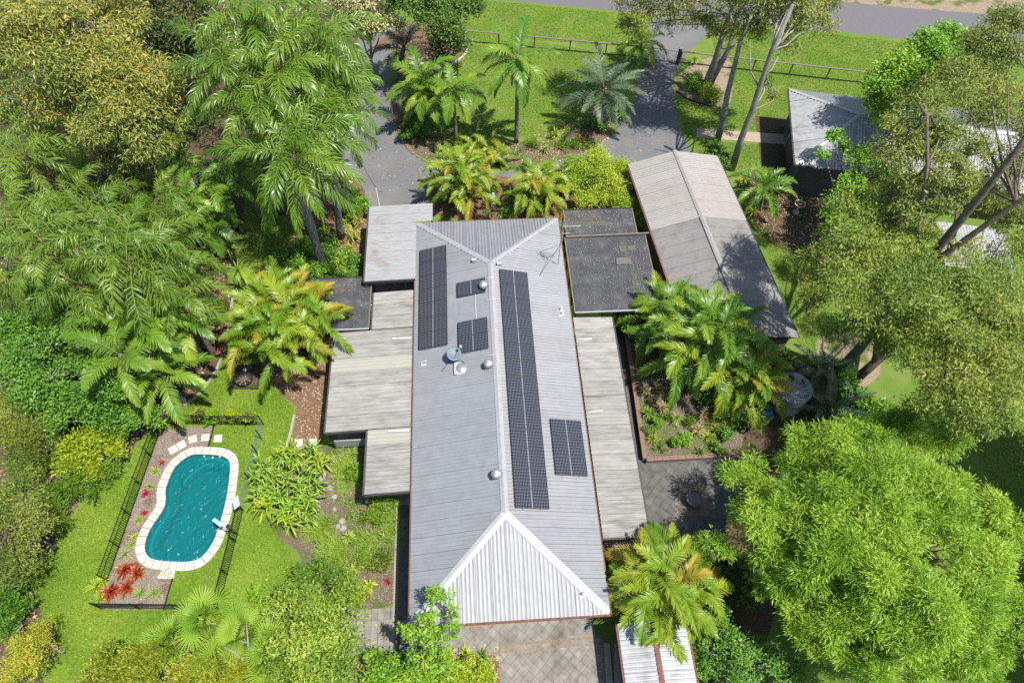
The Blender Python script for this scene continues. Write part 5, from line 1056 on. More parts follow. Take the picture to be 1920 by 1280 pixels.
def fan_leaf(mk, L=.8, pet=.95, k=26):
    if mk in _fan: return _fan[mk]
    V = [(0, -.015, 0), (0, .015, 0), (pet, .01, 0), (pet, -.01, 0)]; F = [(0, 1, 2, 3)]; rn = [.9]*4
    for i in range(k):
        a = R(-135)+R(270)*i/(k-1); d = np.array([math.cos(a), math.sin(a), .12*(i % 2)]); s = np.array([-math.sin(a), math.cos(a), 0]); l = L*(1-.25*abs(a)/R(135)); o = len(V); q = np.array([pet, 0, 0])
        V += [tuple(q-s*.012), tuple(q+s*.012), tuple(q+d*l*.6+s*.026), tuple(q+d*l*.6-s*.026), tuple(q+d*l+s*.008-[0, 0, .22*l]), tuple(q+d*l-s*.008-[0, 0, .22*l])]; F += [(o, o+1, o+2, o+3), (o+3, o+2, o+4, o+5)]; rn += [.2, .2, .35, .35, .75, .75]
    me = mesh_np('fan_leaf', np.array(V), np.array(F), LF[mk], rnd=rn); _fan[mk] = me; return me
def fan_palm(label, px, h, n, sc=1.0, mk='fan', group=None):
    t = G(*px, h); b = np.array([t[0], t[1], 0]); root = empty('fan_palm', b); tag(root, label, 'palm', group); MB().tube([b, t-[0, 0, .2]], [.13, .09], 8).build('trunk', MT['bark_brown'], root); me = fan_leaf(mk)
    for i in range(n):
        u = (i+.5)/n; inst('fan_leaf', me, root, (0, 0, t[2]-.2), (random.uniform(-.3, .3), -R(82-95*u), i*2.39996+random.uniform(-.2, .2)), sc*random.uniform(.8, 1.1))
    return root
# ================================================================== planting
# ---- left side, far to near
tree('tall gum with orange tinged crown in the top left corner', [(60, 40, 13, 2.6), (150, 55, 13, 2.4), (10, 110, 11.5, 2.4), (105, 110, 12, 2.4), (205, 35, 12, 2.1), (170, 5, 13, 2.2), (60, -30, 13.5, 2.6), (40, 190, 10, 1.8)], 30000, .3, 'gum_orange', r0=.26, aspect=.22, mode='hang', sub=.42)
tree('spreading gum with bright orange leaf tips left of the tall palms', [(205, 125, 11.5, 2.2), (262, 165, 11, 2.1), (175, 180, 10.5, 1.8), (240, 215, 10, 2.0), (300, 190, 10, 1.6), (100, 200, 9.5, 1.5), (195, 235, 9.5, 1.6), (285, 255, 9, 1.7), (160, 150, 11, 1.8), (240, 280, 8.2, 1.3)], 30000, .28, 'gum_orange', r0=.24, aspect=.22, mode='hang', sub=.38)
tree('dark shaded tree behind the orange gum', [(270, 10, 9.5, 2.2), (320, 60, 8.5, 2.0), (260, 70, 8, 1.8), (350, 10, 9.5, 2.0), (330, 120, 6.5, 1.6), (370, 60, 8, 1.6)], 16000, .26, 'darkolive', r0=.2, aspect=.35, mode='hang', sub=.4)
tree('pale grey barked tree in the left forest edge', [(20, 330, 6, 1.2), (60, 350, 6, 1.0), (200, 300, 7, 1.4), (240, 330, 6, 1.2)], 5000, .25, 'gum', r0=.16, aspect=.25, mode='hang')
tree('dense dark green tree beyond the island lawn', [(820, 35, 6.5, 1.9), (850, 68, 5, 1.6), (790, 12, 7.5, 2.0), (760, -10, 8, 1.9), (862, 15, 6.5, 1.6), (830, 90, 3.5, 1.2), (880, -10, 7, 1.4)], 20000, .2, 'dark', bark='bark_grey', r0=.2, base=(864, 92), aspect=.5, mode='flat', sub=.3)
tree('light tree with cream flowers beside the driveway entrance', [(690, 15, 7, 1.7), (650, 10, 7, 1.5), (720, 35, 6, 1.3), (660, 50, 5.5, 1.2), (690, 60, 4.5, .9)], 11000, .24, 'cream', r0=.15, aspect=.35, mode='hang', sub=.32)
# royal palms
palm('royal palm with leaning grey trunk left of the small shade house', base=(612, 520), top=(548, 292), style='royal', n=26, r0=.24, dead=3, sc=1.02)
palm('royal palm just right behind the leaning trunk palm', base=(640, 445), top=(628, 205), style='royal', n=20, r0=.21, sc=.8)
palm('royal palm with one bright yellow frond', at=(492, 190), h=11, style='royal', n=24, r0=.22, sc=1.0, dead=1)
palm('royal palm at the left of the tall palm group', at=(432, 118), h=12, style='royal', n=22, r0=.22, dead=1)
palm('royal palm at the far top of the tall palm group', at=(480, 40), h=13, style='royal', n=24, r0=.22)
palm('royal palm at the far right of the tall palm group', at=(585, 75), h=12.5, style='royal', n=24, r0=.22)
palm('royal palm leaning over the driveway from the tall group', at=(600, 160), h=11, style='royal', n=22, r0=.22, sc=.9)
palm('lower royal palm in the middle of the tall group', at=(525, 130), h=12, style='royal', n=22, r0=.2, sc=.95)
yf = [o for o in bpy.data.objects if o.get('label') == 'royal palm with one bright yellow frond'][0]
t_ = np.array(G(486, 205, 11.3))-np.array(yf.location); inst('frond', frond('royal', -36, 50, 1, 'yellowfrond'), yf, t_, (0, 0, -1.7), .42)
# queen palms on the left
QP = [((45, 285), 8.5, 18, .9, 'queen palm at the left edge below the orange gums'), ((150, 395), 8.5, 18, 1.0, 'queen palm above the feathery tree at the left'), ((80, 455), 9, 18, 1.0, 'queen palm with long shaggy fronds near the left edge'),
      ((240, 490), 8.8, 20, 1.05, 'queen palm with one yellow frond in the left garden'), ((205, 440), 9, 17, .95, 'queen palm crowded between two others in the left garden'), ((320, 455), 7.5, 17, .85, 'queen palm nearest the dracaena bed'),
      ((150, 530), 7.5, 17, .95, 'queen palm low on the left above the feathery tree'), ((330, 545), 6.5, 16, .85, 'queen palm arching over the red bench'), ((290, 375), 7, 15, .8, 'queen palm under the orange gum'), ((25, 400), 8, 15, .9, 'queen palm cut by the left edge')]
for a, h, n_, s_, l in QP: palm(l, at=a, h=h, style='queen', n=n_, sc=s_, r0=.17, shaft=False, dead=2, bark='bark_brown')
qy = [o for o in bpy.data.objects if o.get('label') == 'queen palm with one yellow frond in the left garden'][0]; inst('frond', frond('queen', 0, 60, 1, 'yellowfrond'), qy, (0, 0, qy.children[0].data.vertices[-1].co.z-.1), (0, 0, .2), .5)
palm('drooping palm with yellow tipped fronds beside the curved edging', at=(262, 610), h=5.6, style='alex', n=20, mkey='alex', sc=1.05, r0=.15, shaft=False, alt='cane', altp=.5, lo=-50)
palm('bright green palm behind the curved edging', at=(330, 600), h=4.6, style='alex', n=16, sc=.95, r0=.13, shaft=False, lo=-40, alt='cane', altp=.3)
palm('low palm spreading under the queen palms near the pool fence', at=(300, 700), h=3.6, style='alex', n=14, sc=.9, r0=.13, shaft=False, lo=-30)
palm('palm with leaning stub trunk by the edging', base=(335, 748), top=(225, 665), style='alex', n=12, sc=.9, r0=.16, shaft=False, mkey='queen')
for a, h, l in (((352, 370), 5, 'small bright palm left of the tall palm trunks'), ((412, 345), 4.6, 'small bright palm between the gum and the tall palms'), ((395, 408), 3.6, 'short palm beside the shaded lawn'), ((335, 310), 5, 'small palm in the clearing below the orange gum'), ((440, 300), 5.5, 'small palm hidden below the yellow frond palm')):
    palm(l, at=a, h=h, style='alex', n=13, sc=.8, r0=.09, shaft=False)
tree('feathery leaved green tree at the left edge', [(60, 590, 5, 1.7), (120, 568, 5, 1.5), (55, 655, 4.6, 1.6), (130, 640, 5, 1.6), (20, 620, 4.6, 1.4), (95, 705, 4.2, 1.5), (165, 705, 4.4, 1.3), (205, 735, 4, 1.2), (30, 700, 3.6, 1.2)], 22000, .22, 'rich', bark='dead', r0=.13, aspect=.34, mode='flat', sub=.22, per=30, lob=7)
shrub('dense green shrub under the feathery tree', [(190, 770, 2.8, 1.2), (240, 745, 2.6, 1.1), (120, 770, 3, 1.1), (260, 780, 2, .9)], 11000, .17, 'rich', aspect=.4, mode='flat')
shrub('olive wattle bush at the left edge beside the yellow green shrub', [(35, 755, 3, 1.2), (20, 820, 3.2, 1.3), (75, 800, 2.8, 1.1), (55, 860, 2.8, 1.2)], 14000, .15, 'wattle', aspect=.25, mode='up')
shrub('yellow green leafy shrub beside the far corner of the pool fence', [(175, 830, 2.0, .9), (205, 812, 1.7, .8), (140, 850, 2.0, .9), (215, 845, 1.4, .6), (170, 870, 1.3, .7)], 7500, .2, 'yellowgreen', aspect=.35, mode='up')
shrub('strappy green bush between wattle and lawn', [(140, 905, 1.3, .8), (105, 930, 1.2, .8), (195, 880, 1.0, .6), (170, 920, .9, .5)], 4500, .24, 'strap', aspect=.2, mode='up')
tree('olive tree cut by the left edge level with the pool', [(45, 960, 3.6, 1.4), (10, 1000, 4, 1.5), (65, 1010, 3, 1.2), (20, 930, 3.5, 1.2), (30, 1060, 2.8, 1.0)], 14000, .16, 'wattle', bark='bark_brown', r0=.1, aspect=.28, mode='hang', sub=.3)
shrub('dark strappy shrub at the lawn edge left of the pool', [(105, 985, 1.0, .6), (90, 960, 1.2, .6), (60, 1075, 1.0, .5)], 3500, .25, 'strap', aspect=.14, mode='up')
shrub('twiggy half bare shrub in the bottom left corner', [(55, 1215, 2.2, .9), (20, 1235, 2.4, 1.0), (85, 1180, 1.6, .6), (40, 1270, 2.4, .9)], 6500, .13, 'golden', bark='dead', aspect=.3, mode='rand', r0=.06)
tree('dry leafless bush at the left lawn corner', [(85, 1195, 1.6, .6), (75, 1230, 1.8, .5), (100, 1215, 1.4, .4)], 700, .1, 'dry', bark='dead', r0=.05, cat='shrub', name='dry_bush', sub=.3, twigs=False)
shrub('green bush at the left edge below the bare mulch', [(10, 1120, 1.6, .8), (15, 1165, 1.4, .8), (40, 1140, 1.0, .5)], 4000, .2, 'rich', aspect=.3, mode='up')
for pts_, l in (([(55, 385, 3), (32, 340, 6), (8, 312, 7.5)], 'bare grey forked branch at the left edge under the gums'), ([(20, 530, 3), (12, 500, 5), (18, 470, 6.2)], 'bare pale branch at the left edge beside the queen palms'), ([(75, 165, 8), (72, 130, 10.5), (68, 85, 12.5), (95, 40, 14)], 'bare grey limb rising through the top left gum'), ([(215, 330, 3), (185, 320, 5.5), (170, 290, 7.5)], 'grey leaning trunk in the clearing under the orange gum')):
    P_ = [G(a, b, h) for a, b, h in pts_]; db_ = empty('bare_branch', (P_[0][0], P_[0][1], 0)); tag(db_, l, 'branch')
    MB().tube([np.array([P_[0][0], P_[0][1], 0])]+P_, list(np.linspace(.13, .03, len(P_)+1)), 7).build('limb', MT['dead'], db_); MB().tube([P_[-2], P_[-2]+[.5, .1, .7], P_[-2]+[.7, .3, 1.6]], [.05, .035, .015], 5).build('limb', MT['dead'], db_)
# fan palms and shrubs at the bottom left
for a, h, n_, s_, l in (((388, 1165), 2.2, 14, 1.0, 'fan palm below the near end of the pool fence'), ((452, 1188), 2.2, 14, .95, 'fan palm right of the bare branch on the near lawn'), ((322, 1202), 1.9, 13, .9, 'fan palm leftmost on the near lawn'), ((508, 1228), 2.2, 14, 1.0, 'fan palm beside the big shrub at the bottom'), ((410, 1235), 1.9, 12, .9, 'fan palm under the bare branch at the bottom edge')): fan_palm(l, a, h, n_, s_)
shrub('golden green shrub at the bottom edge left of the fan palms', [(235, 1255, 2.6, 1.0), (285, 1240, 2.3, .9), (195, 1270, 2.6, 1.0), (260, 1285, 2.6, 1.0)], 11000, .16, 'golden', aspect=.35, mode='up')
shrub('yellowish shrub at the bottom edge under the fan palms', [(345, 1275, 2.4, .9), (400, 1280, 2.2, .8), (460, 1272, 2.0, .8)], 7500, .17, 'golden', aspect=.35, mode='up')
db = empty('dead_branch', G(475, 1275)); tag(db, 'bare pale forked branch among the fan palms', 'branch')
f0 = G(480, 1262, .3); MB().tube([f0, G(455, 1240, 1.8), G(440, 1222, 2.6), G(420, 1212, 3.2)], [.09, .07, .05, .02], 7).build('limb', MT['dead'], db); MB().tube([G(462, 1246, 1.4), G(466, 1215, 2.6), G(462, 1170, 3.6)], [.06, .05, .02], 6).build('limb', MT['dead'], db); MB().tube([G(465, 1205, 2.8), G(448, 1200, 3.2)], [.035, .015], 5).build('limb', MT['dead'], db)
tree('large rounded leafy shrub at the bottom between lawn and paving', [(600, 1105, 3, 1.2), (552, 1140, 3, 1.2), (630, 1160, 3.3, 1.3), (570, 1200, 3.5, 1.3), (640, 1225, 3.3, 1.2), (590, 1255, 3.5, 1.3), (535, 1250, 2.8, 1.0), (650, 1120, 2.4, .8), (520, 1190, 2.4, .9)], 19000, .19, 'mid', bark='bark_brown', r0=.12, aspect=.36, mode='rand', cat='shrub', name='shrub', sub=.2, twigs=False, lob=11)
tree('small leaning tree reaching over the near roof corner', [(822, 1118, 4.4, .5), (805, 1165, 4.0, .5), (845, 1150, 4.2, .45), (775, 1195, 3.7, .5), (815, 1205, 3.8, .6), (845, 1190, 3.8, .45), (790, 1238, 3.2, .7), (835, 1240, 3.2, .6), (755, 1175, 3.4, .3)], 3000, .23, 'bright', bark='bark_grey', r0=.1, base=(690, 1268), aspect=.3, mode='hang', sub=.26, name='tree', fork=.5)
shrub('leafy shrub at the bottom edge beside the leaning tree', [(740, 1258, 1.8, .8), (790, 1270, 2, .9), (700, 1240, 1.3, .5), (720, 1285, 1.8, .8)], 8000, .17, 'bright', aspect=.4)
shrub('light green shrub in the near bed beside the patio', [(860, 1255, 1.5, .7), (895, 1270, 1.4, .7), (840, 1280, 1.6, .8), (910, 1290, 1.3, .6)], 7000, .16, 'yellowgreen', aspect=.35)
# ---- the bed between lawn and house
k_ = 0
for a, b, h in ((500, 880, 1.0), (540, 865, 1.1), (585, 858, 1.0), (605, 885, .9), (505, 925, 1.1), (545, 910, 1.3), (585, 905, 1.2), (515, 965, 1.0), (555, 955, 1.2), (592, 945, 1.1), (545, 990, 1.0), (580, 985, 1.0), (495, 905, .9), (520, 895, 1.2), (565, 885, 1.2), (570, 930, 1.3), (530, 940, 1.2), (560, 870, 1.1), (525, 915, 1.2), (600, 920, 1.0), (570, 965, 1.1), (535, 970, 1.0), (500, 945, .9)):
    rosette('strap leaved plant in the dense clump between lawn and verandah', (a+random.uniform(-8, 8), b+random.uniform(-8, 8)), random.randint(34, 50), random.choice((.75, .9, 1.0)), random.choice((.07, .09)), random.choice(('strap', 'strap', 'yellowgreen', 'bright')), bend=random.choice((70, 95, 110)), h=.8, lo=-15, hi=80, stem=h*random.uniform(.3, .65), name='strap_plant', group='strap plants in the dense clump', jit=.28)
for a, b, n_, L_, l in ((622, 1040, 420, 1.15, 'large tussock of arching blades in the bed left of the house'), (592, 990, 260, .9, 'tussock of arching blades beyond the largest tussock'), (690, 1020, 200, .95, 'thin grassy tussock leaning in the middle of the bed'), (640, 870, 160, .8, 'grassy tussock by the stepped verandah corner'), (648, 905, 260, .55, 'low green tussock below the verandah wall'), (730, 1000, 260, .5, 'grassy strip tussock beside the side path'), (728, 960, 240, .5, 'second grassy tussock beside the side path')):
    tussock(l, (a, b), n_, L_, .03, 'strap', spread=.28 if L_ > .7 else .4)
for a, b, m_, l in ((698, 935, 'yellowgreen', 'potted leafy plant at the verandah post'), (662, 1075, 'golden', 'golden leafy plant among the pebbles'), (695, 1100, 'yellowgreen', 'yellow green crinkled plant by the square paving'), (655, 1010, 'strap', 'small spiky plant in the middle of the pebbles')):
    rosette(l, (a, b), 26, .5, .09, m_, bend=70, h=.25, stem=.15, name='leafy_plant')
rosette('dark red spiky plant by the side path', (727, 1090), 20, .4, .05, 'crimson', bend=40, name='spiky_plant')
rosette('orange and red plant at the edge of the tussocks', (610, 1065), 22, .45, .08, 'golden', bend=60, name='leafy_plant')
rosette('spiky plant by the verandah corner stones', (660, 852), 26, .65, .06, 'strap', bend=50, name='spiky_plant')
for a, b, l in ((840, 1225, 'yellow bromeliad left in the near bed'), (872, 1222, 'yellow bromeliad right in the near bed'), (905, 1228, 'dark small bromeliad beside the patio stones')): rosette(l, (a, b), 26, .48, .08, 'yellowgreen' if b < 1228 else 'dark', bend=60, name='bromeliad')
cane_clump('golden cane palm clump with orange fronds left of the verandah', (562, 655), 2.5, 16, 3.2, 4.6, 8, 1.0, altp=.3)
# left of the carport
for a, b in ((640, 425), (665, 450), (630, 460), (660, 480), (640, 500), (610, 480), (680, 500), (615, 445), (672, 425), (650, 440)): rosette('yellow green strap plant in the bed left of the carport', (a, b), 30, .6, .07, 'yellowgreen', bend=85, h=.5, stem=.4, jit=.2, name='strap_plant', group='strap plants left of the carport')
shrub('bright round shrub at the corner of carport and driveway', [(665, 375, 1.1, .7), (685, 385, 1.0, .5), (650, 395, .9, .5)], 4000, .14, 'bright', aspect=.5)
shrub('dark leafy shrub beside the leaning palm trunk', [(575, 470, 1.5, .9), (600, 500, 1.3, .8), (555, 500, 1.2, .8), (540, 480, 1.0, .6)], 6000, .2, 'rich', aspect=.4, mode='flat')
for a, b, s_, l in ((386, 470, 1.6, 'pale dracaena highest in the left garden'), (425, 455, 1.8, 'dracaena beside the shaded lawn strip'), (408, 500, 1.5, 'dracaena between the queen palms and the path'), (445, 490, 1.2, 'dracaena below the shaded lawn strip')): rosette(l, (a, b), 40, .85, .06, 'strap', bend=70, h=.3, lo=-20, stem=s_, name='dracaena')
rosette('tall pandanus with drooping leaves on a bare stem', (465, 545), 48, 1.15, .06, 'strap', bend=85, h=.3, lo=-25, stem=1.9, name='pandanus')
# ---- island and front
palm('blue grey palm left of the island lawn beside the driveway', base=(748, 150), top=(758, 88), style='blue', n=22, r0=.22, shaft=False, sc=1.0, lo=-10)
palm('broad leaved palm on the left end of the island', base=(770, 240), top=(792, 150), style='alex', n=16, r0=.14, sc=1.05, alt='cane', altp=.3)
palm('slim palm behind the broad leaved palm on the island', base=(802, 255), top=(800, 175), style='alex', n=12, r0=.11, sc=.8, alt='cane', altp=.4)
palm('medium palm with bare trunk on the island lawn', base=(855, 264), top=(851, 168), style='alex', n=15, r0=.13, sc=.85, alt='cane', altp=.35)
palm('short stub palm with a tuft of drooping leaves', base=(887, 268), top=(903, 214), style='cycad', n=14, r0=.12, sc=.55, shaft=False, mkey='dark', lo=-70, hi=20)
palm('tall slim palm in the middle of the island lawn', base=(968, 268), top=(970, 108), style='alex', n=18, r0=.14, sc=1.05, lo=-60, dead=2)
palm('blue green palm with spreading crown beside the right driveway', base=(1130, 238), top=(1133, 166), style='blue', n=26, r0=.26, shaft=False, sc=1.15, lo=-20)
palm('bright palm beside the driveway gate', base=(1198, 122), top=(1203, 78), style='cane', n=18, r0=.1, shaft=False, sc=.95)
shrub('rounded green shrub below the broad leaved palm', [(775, 205, 1.4, .9), (795, 235, 1.2, .8), (770, 245, .8, .7), (790, 205, 1.5, .7)], 8000, .16, 'rich', aspect=.5)
cane_clump('golden cane palm clump in front of the carport', (868, 380), 1.7, 12, 2.2, 3.6, 7, .85, altp=.22)
cane_clump('golden cane palm clump at the front door', (1005, 392), 1.4, 9, 1.8, 2.9, 7, .85, altp=.15)
cane_clump('low cane palms along the near edge of the island', (905, 300), 1.6, 6, .5, 1.4, 6, .7, altp=.2, squash=.5)
shrub('bright clipped hedge between the driveway and the shade house', [(1080, 318, 1.2, 1.0), (1115, 305, 1.4, 1.1), (1150, 312, 1.4, 1.1), (1182, 345, 1.4, 1.0), (1195, 385, 1.2, .8), (1150, 345, 1.4, 1.1), (1065, 345, 1.0, .9), (1090, 375, .9, .8), (1203, 412, 1.1, .7), (1170, 380, 1.2, .9), (1115, 335, 1.3, 1.0), (1125, 370, 1.0, .9)], 38000, .12, 'yellowgreen', aspect=.55, mode='flat', sub=.2, lob=12, shell=.4)
for a, b, l in ((1105, 362, 'pale spiky plant left in the hedge'), (1132, 368, 'pale spiky plant right in the hedge'), (1120, 350, 'pale spiky plant at the back in the hedge')): rosette(l, (a, b), 34, .5, .04, 'tan', bend=30, stem=1.2, lo=-15, name='spiky_plant')
for a, b, m_, L_, l in ((1003, 270, 'golden', .55, 'yellow leaved plant in the island bed'), (1088, 268, 'red', .6, 'red leaved plant in the island bed'), (1040, 256, 'yellowgreen', .7, 'green plant between the yellow and red plants'), (870, 292, 'strap', .6, 'green plant at the stone edged island corner'), (940, 282, 'strap', .6, 'green plant at the foot of the tall slim palm'), (830, 285, 'rich', .6, 'dark green plant left in the island bed'), (1150, 225, 'crimson', .5, 'dark red plant at the foot of the blue green palm'), (1060, 275, 'strap', .4, 'small green plant left of the red plant'), (1022, 285, 'wattle', .5, 'dusty green plant near the driveway in the island bed')):
    rosette(l, (a, b), 22, L_, .09, m_, bend=55, h=.2, stem=.1, name='leafy_plant')
shrub('low green shrub at the foot of the blue green palm', [(1150, 205, .9, .6), (1120, 235, .7, .5), (1165, 215, .7, .4)], 3500, .18, 'rich', aspect=.45)
for a, b, m_, l in ((1300, 150, 'bright', 'round shrub left of the forked gum trunk'), (1332, 172, 'yellowgreen', 'round golden shrub in front of the forked gum trunk')): shrub(l, [(a, b, .8, .75), (a+4, b+12, .5, .7)], 4200, .11, m_, aspect=.5, mode='flat', sub=.16)
shrub('green shrub between the gum trunk and the shed roof', [(1340, 285, .9, .8), (1362, 300, .8, .6), (1330, 300, .7, .5)], 4200, .16, 'rich', aspect=.4)
rosette('small spiky plant beside the gate post', (1300, 122), 24, .6, .05, 'strap', bend=60, stem=.4, name='spiky_plant')
# ---- gums on the right
def gum(label, stems, cl, n, mk, size=.3, mode='hang', bark='bark_gum', **kw):
    b = stems[0][0][0]; root = empty('gum_tree', (b[0], b[1], 0)); tag(root, label, 'tree'); mb = MB()
    for pts, r0, r1 in stems: mb.tube(pts, list(np.linspace(r0, r1, len(pts))), 10)
    mb.build('trunk', MT[bark], root, smooth=True); C = clumps_px(cl); cc = foliage(root, C, n, size, mk, mode=mode, **kw); lb = MB(); S = [p for pts, _, _ in stems for p in pts[1:]]
    for c in C:
        q = np.array(c[:3]); s = min(S, key=lambda p: np.linalg.norm((np.array(p)-q)*[1, 1, .6])+(.5 if p[2] > q[2] else 0)); s = np.array(s); m = s+(q-s)*.5+rng.normal(0, .25, 3); lb.tube([s, s+(m-s)*.5+rng.normal(0, .1, 3), m, m+(q-m)*.5+rng.normal(0, .12, 3), q], [.065, .055, .045, .035, .015], 6)
        for t in cc[np.argsort(np.linalg.norm(cc-q, axis=1))[:14]]: lb.tube([q, q+(t-q)*.5+rng.normal(0, .1, 3), t], [.022, .014, .005], 4, cap=False)
    lb.build('limb', MT[bark], root, smooth=True); return root
b1, t1_ = ray_stem((1320, 172), (1368, 30)); b2, t2_ = ray_stem((1345, 264), (1388, 78)); b3, t3_ = ray_stem((1372, 318), (1447, 95))
fk = b1+(t1_-b1)*.42; s2 = G(1385, 25, t1_[2]*.97)
gum('forked smooth trunked gum by the driveway gate', [([b1, b1+(t1_-b1)*.2+[.05, 0, 0], fk+[.1, 0, 0], b1+(t1_-b1)*.75, t1_, t1_+[.4, .3, 3]], .42, .12), ([b1+[.25, 0, .6], fk+[.45, -.1, -.6], fk+[.8, -.2, 1.2], s2, s2+[.6, -.2, 2.5]], .3, .1)],
    [(1290, 20, 9, 1.3), (1215, 25, 8.5, 1.2), (1180, 10, 9, 1.2), (1260, -20, 10, 1.5), (1350, -10, 11, 1.6), (1330, 45, 9, .9), (1400, -30, 12, 1.8), (1180, 45, 7.5, .8), (1250, 45, 8, .8), (1230, -90, 12, 2.0), (1320, -110, 12.5, 2.1), (1280, -50, 11, 1.7), (1390, -110, 12.5, 2.0), (1180, -60, 10.5, 1.6)], 21000, 'gum_orange', .3, aspect=.2, sub=.4)
gum('slender pale gum leaning beside the tan path', [([b2, b2+(t2_-b2)*.25+[.06, 0, 0], b2+(t2_-b2)*.5+[-.05, 0, 0], b2+(t2_-b2)*.78, t2_, t2_+[.3, .1, 2.5]], .27, .1)], [(1400, 30, 9.5, 1.2), (1425, 55, 9, 1.0), (1370, 55, 9, .9), (1440, 10, 10.5, 1.4), (1395, -20, 11.5, 1.5), (1350, 60, 8.4, .7), (1430, -80, 12, 1.9), (1370, -60, 11.5, 1.6), (1460, -150, 13, 2.0), (1400, -170, 13.5, 2.0)], 14000, 'gum_orange', .3, aspect=.2, sub=.38)
gum('slender pale gum rising beside the shed corner', [([b3, b3+(t3_-b3)*.3+[-.06, 0, 0], b3+(t3_-b3)*.55+[.05, 0, 0], b3+(t3_-b3)*.8, t3_, t3_+[.3, .1, 3]], .27, .1), ([b3+(t3_-b3)*.72, b3+(t3_-b3)*.8+[-.9, .2, .4], b3+(t3_-b3)*.95+[-1.5, .3, .9]], .07, .03)], [(1470, 30, 10.5, 1.3), (1510, 15, 11, 1.4), (1535, 45, 10, 1.0), (1480, 65, 9.6, 1.0), (1500, -20, 12, 1.6), (1560, 10, 10.5, .9), (1440, 150, 6.6, .5), (1450, 180, 5.6, .4), (1540, -60, 12, 1.8), (1480, -70, 12.5, 1.7)], 12000, 'gum_orange', .3, aspect=.2, sub=.38)
tree('bright green broad leaved tree in front of the right lawn fence', [(1660, 165, 7, 1.4), (1690, 125, 8, 1.5), (1735, 95, 8.5, 1.5), (1785, 80, 8.5, 1.4), (1725, 160, 7.5, 1.5), (1650, 205, 6, 1.1), (1770, 120, 8, 1.4), (1690, 190, 6.5, 1.2)], 22000, .2, 'bright', bark='bark_brown', r0=.2, aspect=.55, mode='flat', sub=.3)
tree('leafy branch tree in front of the neighbour roof', [(1560, 258, 5, .75), (1590, 275, 5, .6), (1545, 290, 4.6, .5), (1620, 300, 5.4, .9), (1600, 345, 4.6, .9), (1570, 365, 4, 1.0), (1620, 380, 4.2, 1.1), (1650, 330, 5.4, 1.0), (1560, 410, 3, .9), (1590, 420, 3.2, 1.0)], 10500, .2, 'bright', bark='bark_brown', r0=.14, base=(1590, 470), aspect=.5, mode='flat', sub=.28)
B0, TT = ray_stem((1572, 697), (1905, 285))
mid = lambda t: B0+(TT-B0)*t
gum('huge spreading gum with thick forking trunk at the right', [([B0, mid(.15)+[.15, 0, 0], mid(.32), mid(.5)+[.1, .1, 0], mid(.68), mid(.85), TT, TT+[.6, .8, 2]], .32, .1), ([mid(.5)+[.1, .1, 0], mid(.62)+[.9, .2, .2], mid(.8)+[2.2, .2, .3], mid(.95)+[3.6, -.2, .6]], .2, .06), ([mid(.55), mid(.68)+[-.9, .9, .3], mid(.85)+[-1.7, 1.9, .3], mid(.95)+[-2.2, 3.0, .3]], .14, .05), ([mid(.3), mid(.33)+[1.6, -1.2, .3], mid(.36)+[3.4, -2.0, .6]], .16, .06)],
    [(1700, 225, 14.5, 1.2), (1760, 190, 13.5, 1.6), (1830, 160, 11.5, 1.7), (1885, 120, 12, 1.7), (1905, 200, 11, 1.6), (1850, 225, 10.5, 1.4), (1770, 265, 14.5, 1.1), (1690, 285, 14, 1.1), (1740, 335, 14, 1.0), (1810, 340, 12.5, .9), (1900, 400, 9, 1.2), (1890, 330, 10, 1.1), (1660, 400, 12, .9), (1720, 400, 13, .9), (1880, 60, 13, 1.6), (1930, 270, 11, 1.4), (1840, 100, 12, 1.4), (1790, 150, 11, 1.3), (1740, 250, 14, 1.2), (1830, 290, 12.5, 1.1), (1660, 340, 12.5, .8), (1850, 400, 8.5, 1.0), (1780, 390, 13, .8), (1910, 470, 8.5, 1.2), (1740, 290, 14, .9), (1850, 340, 9, .9), (1790, 310, 14, .8), (1700, 350, 13, .8)], 64000, 'gum', .22, aspect=.24, sub=.3, lob=8, bark='bark_brown')
gum('low wide gum crown of yellow green leaves at the right', [([G(1600, 715), G(1640, 680, 1.5), G(1690, 640, 3.5), G(1740, 615, 6.5), G(1790, 600, 9)], .3, .1), ([G(1640, 680, 1.5), G(1650, 630, 3.5), G(1655, 590, 6), G(1665, 550, 9)], .22, .08)],
    [(1540, 470, 8.9, 1.2), (1600, 465, 11.5, 1.4), (1660, 475, 11.5, 1.5), (1555, 540, 9.1, 1.3), (1620, 530, 11.5, 1.6), (1690, 540, 11.5, 1.6), (1510, 510, 8.1, .9), (1520, 560, 8.0, .8), (1760, 550, 11.5, 1.6), (1840, 540, 11.4, 1.6), (1900, 560, 11.4, 1.6), (1820, 610, 11.0, 1.7), (1890, 640, 11.4, 1.7), (1750, 620, 10.3, 1.4), (1680, 600, 9.7, 1.2), (1860, 700, 10.6, 1.6), (1790, 690, 10.3, 1.5), (1720, 690, 9.3, 1.2), (1870, 765, 10.0, 1.3), (1800, 755, 9.7, 1.1), (1750, 740, 9.1, 1.0), (1600, 600, 8.6, .9), (1730, 450, 11.5, 1.0), (1590, 400, 11.5, 1.1), (1640, 420, 11.5, 1.2), (1880, 480, 9.5, 1.4), (1810, 480, 9.3, 1.2), (1700, 640, 8, 1.2), (1640, 640, 7.4, .9), (1910, 720, 9, 1.4), (1560, 620, 7, .8), (1830, 800, 8, 1.0)], 76000, 'gum_yellow', .21, aspect=.22, sub=.28, mode='hang', lob=8, top=.4, bark='bark_brown')
shrub('shaggy shrub between the fan palms and the big rounded shrub', [(480, 1120, .9, .5), (500, 1150, 1.2, .6)], 2200, .18, 'bright', aspect=.35)
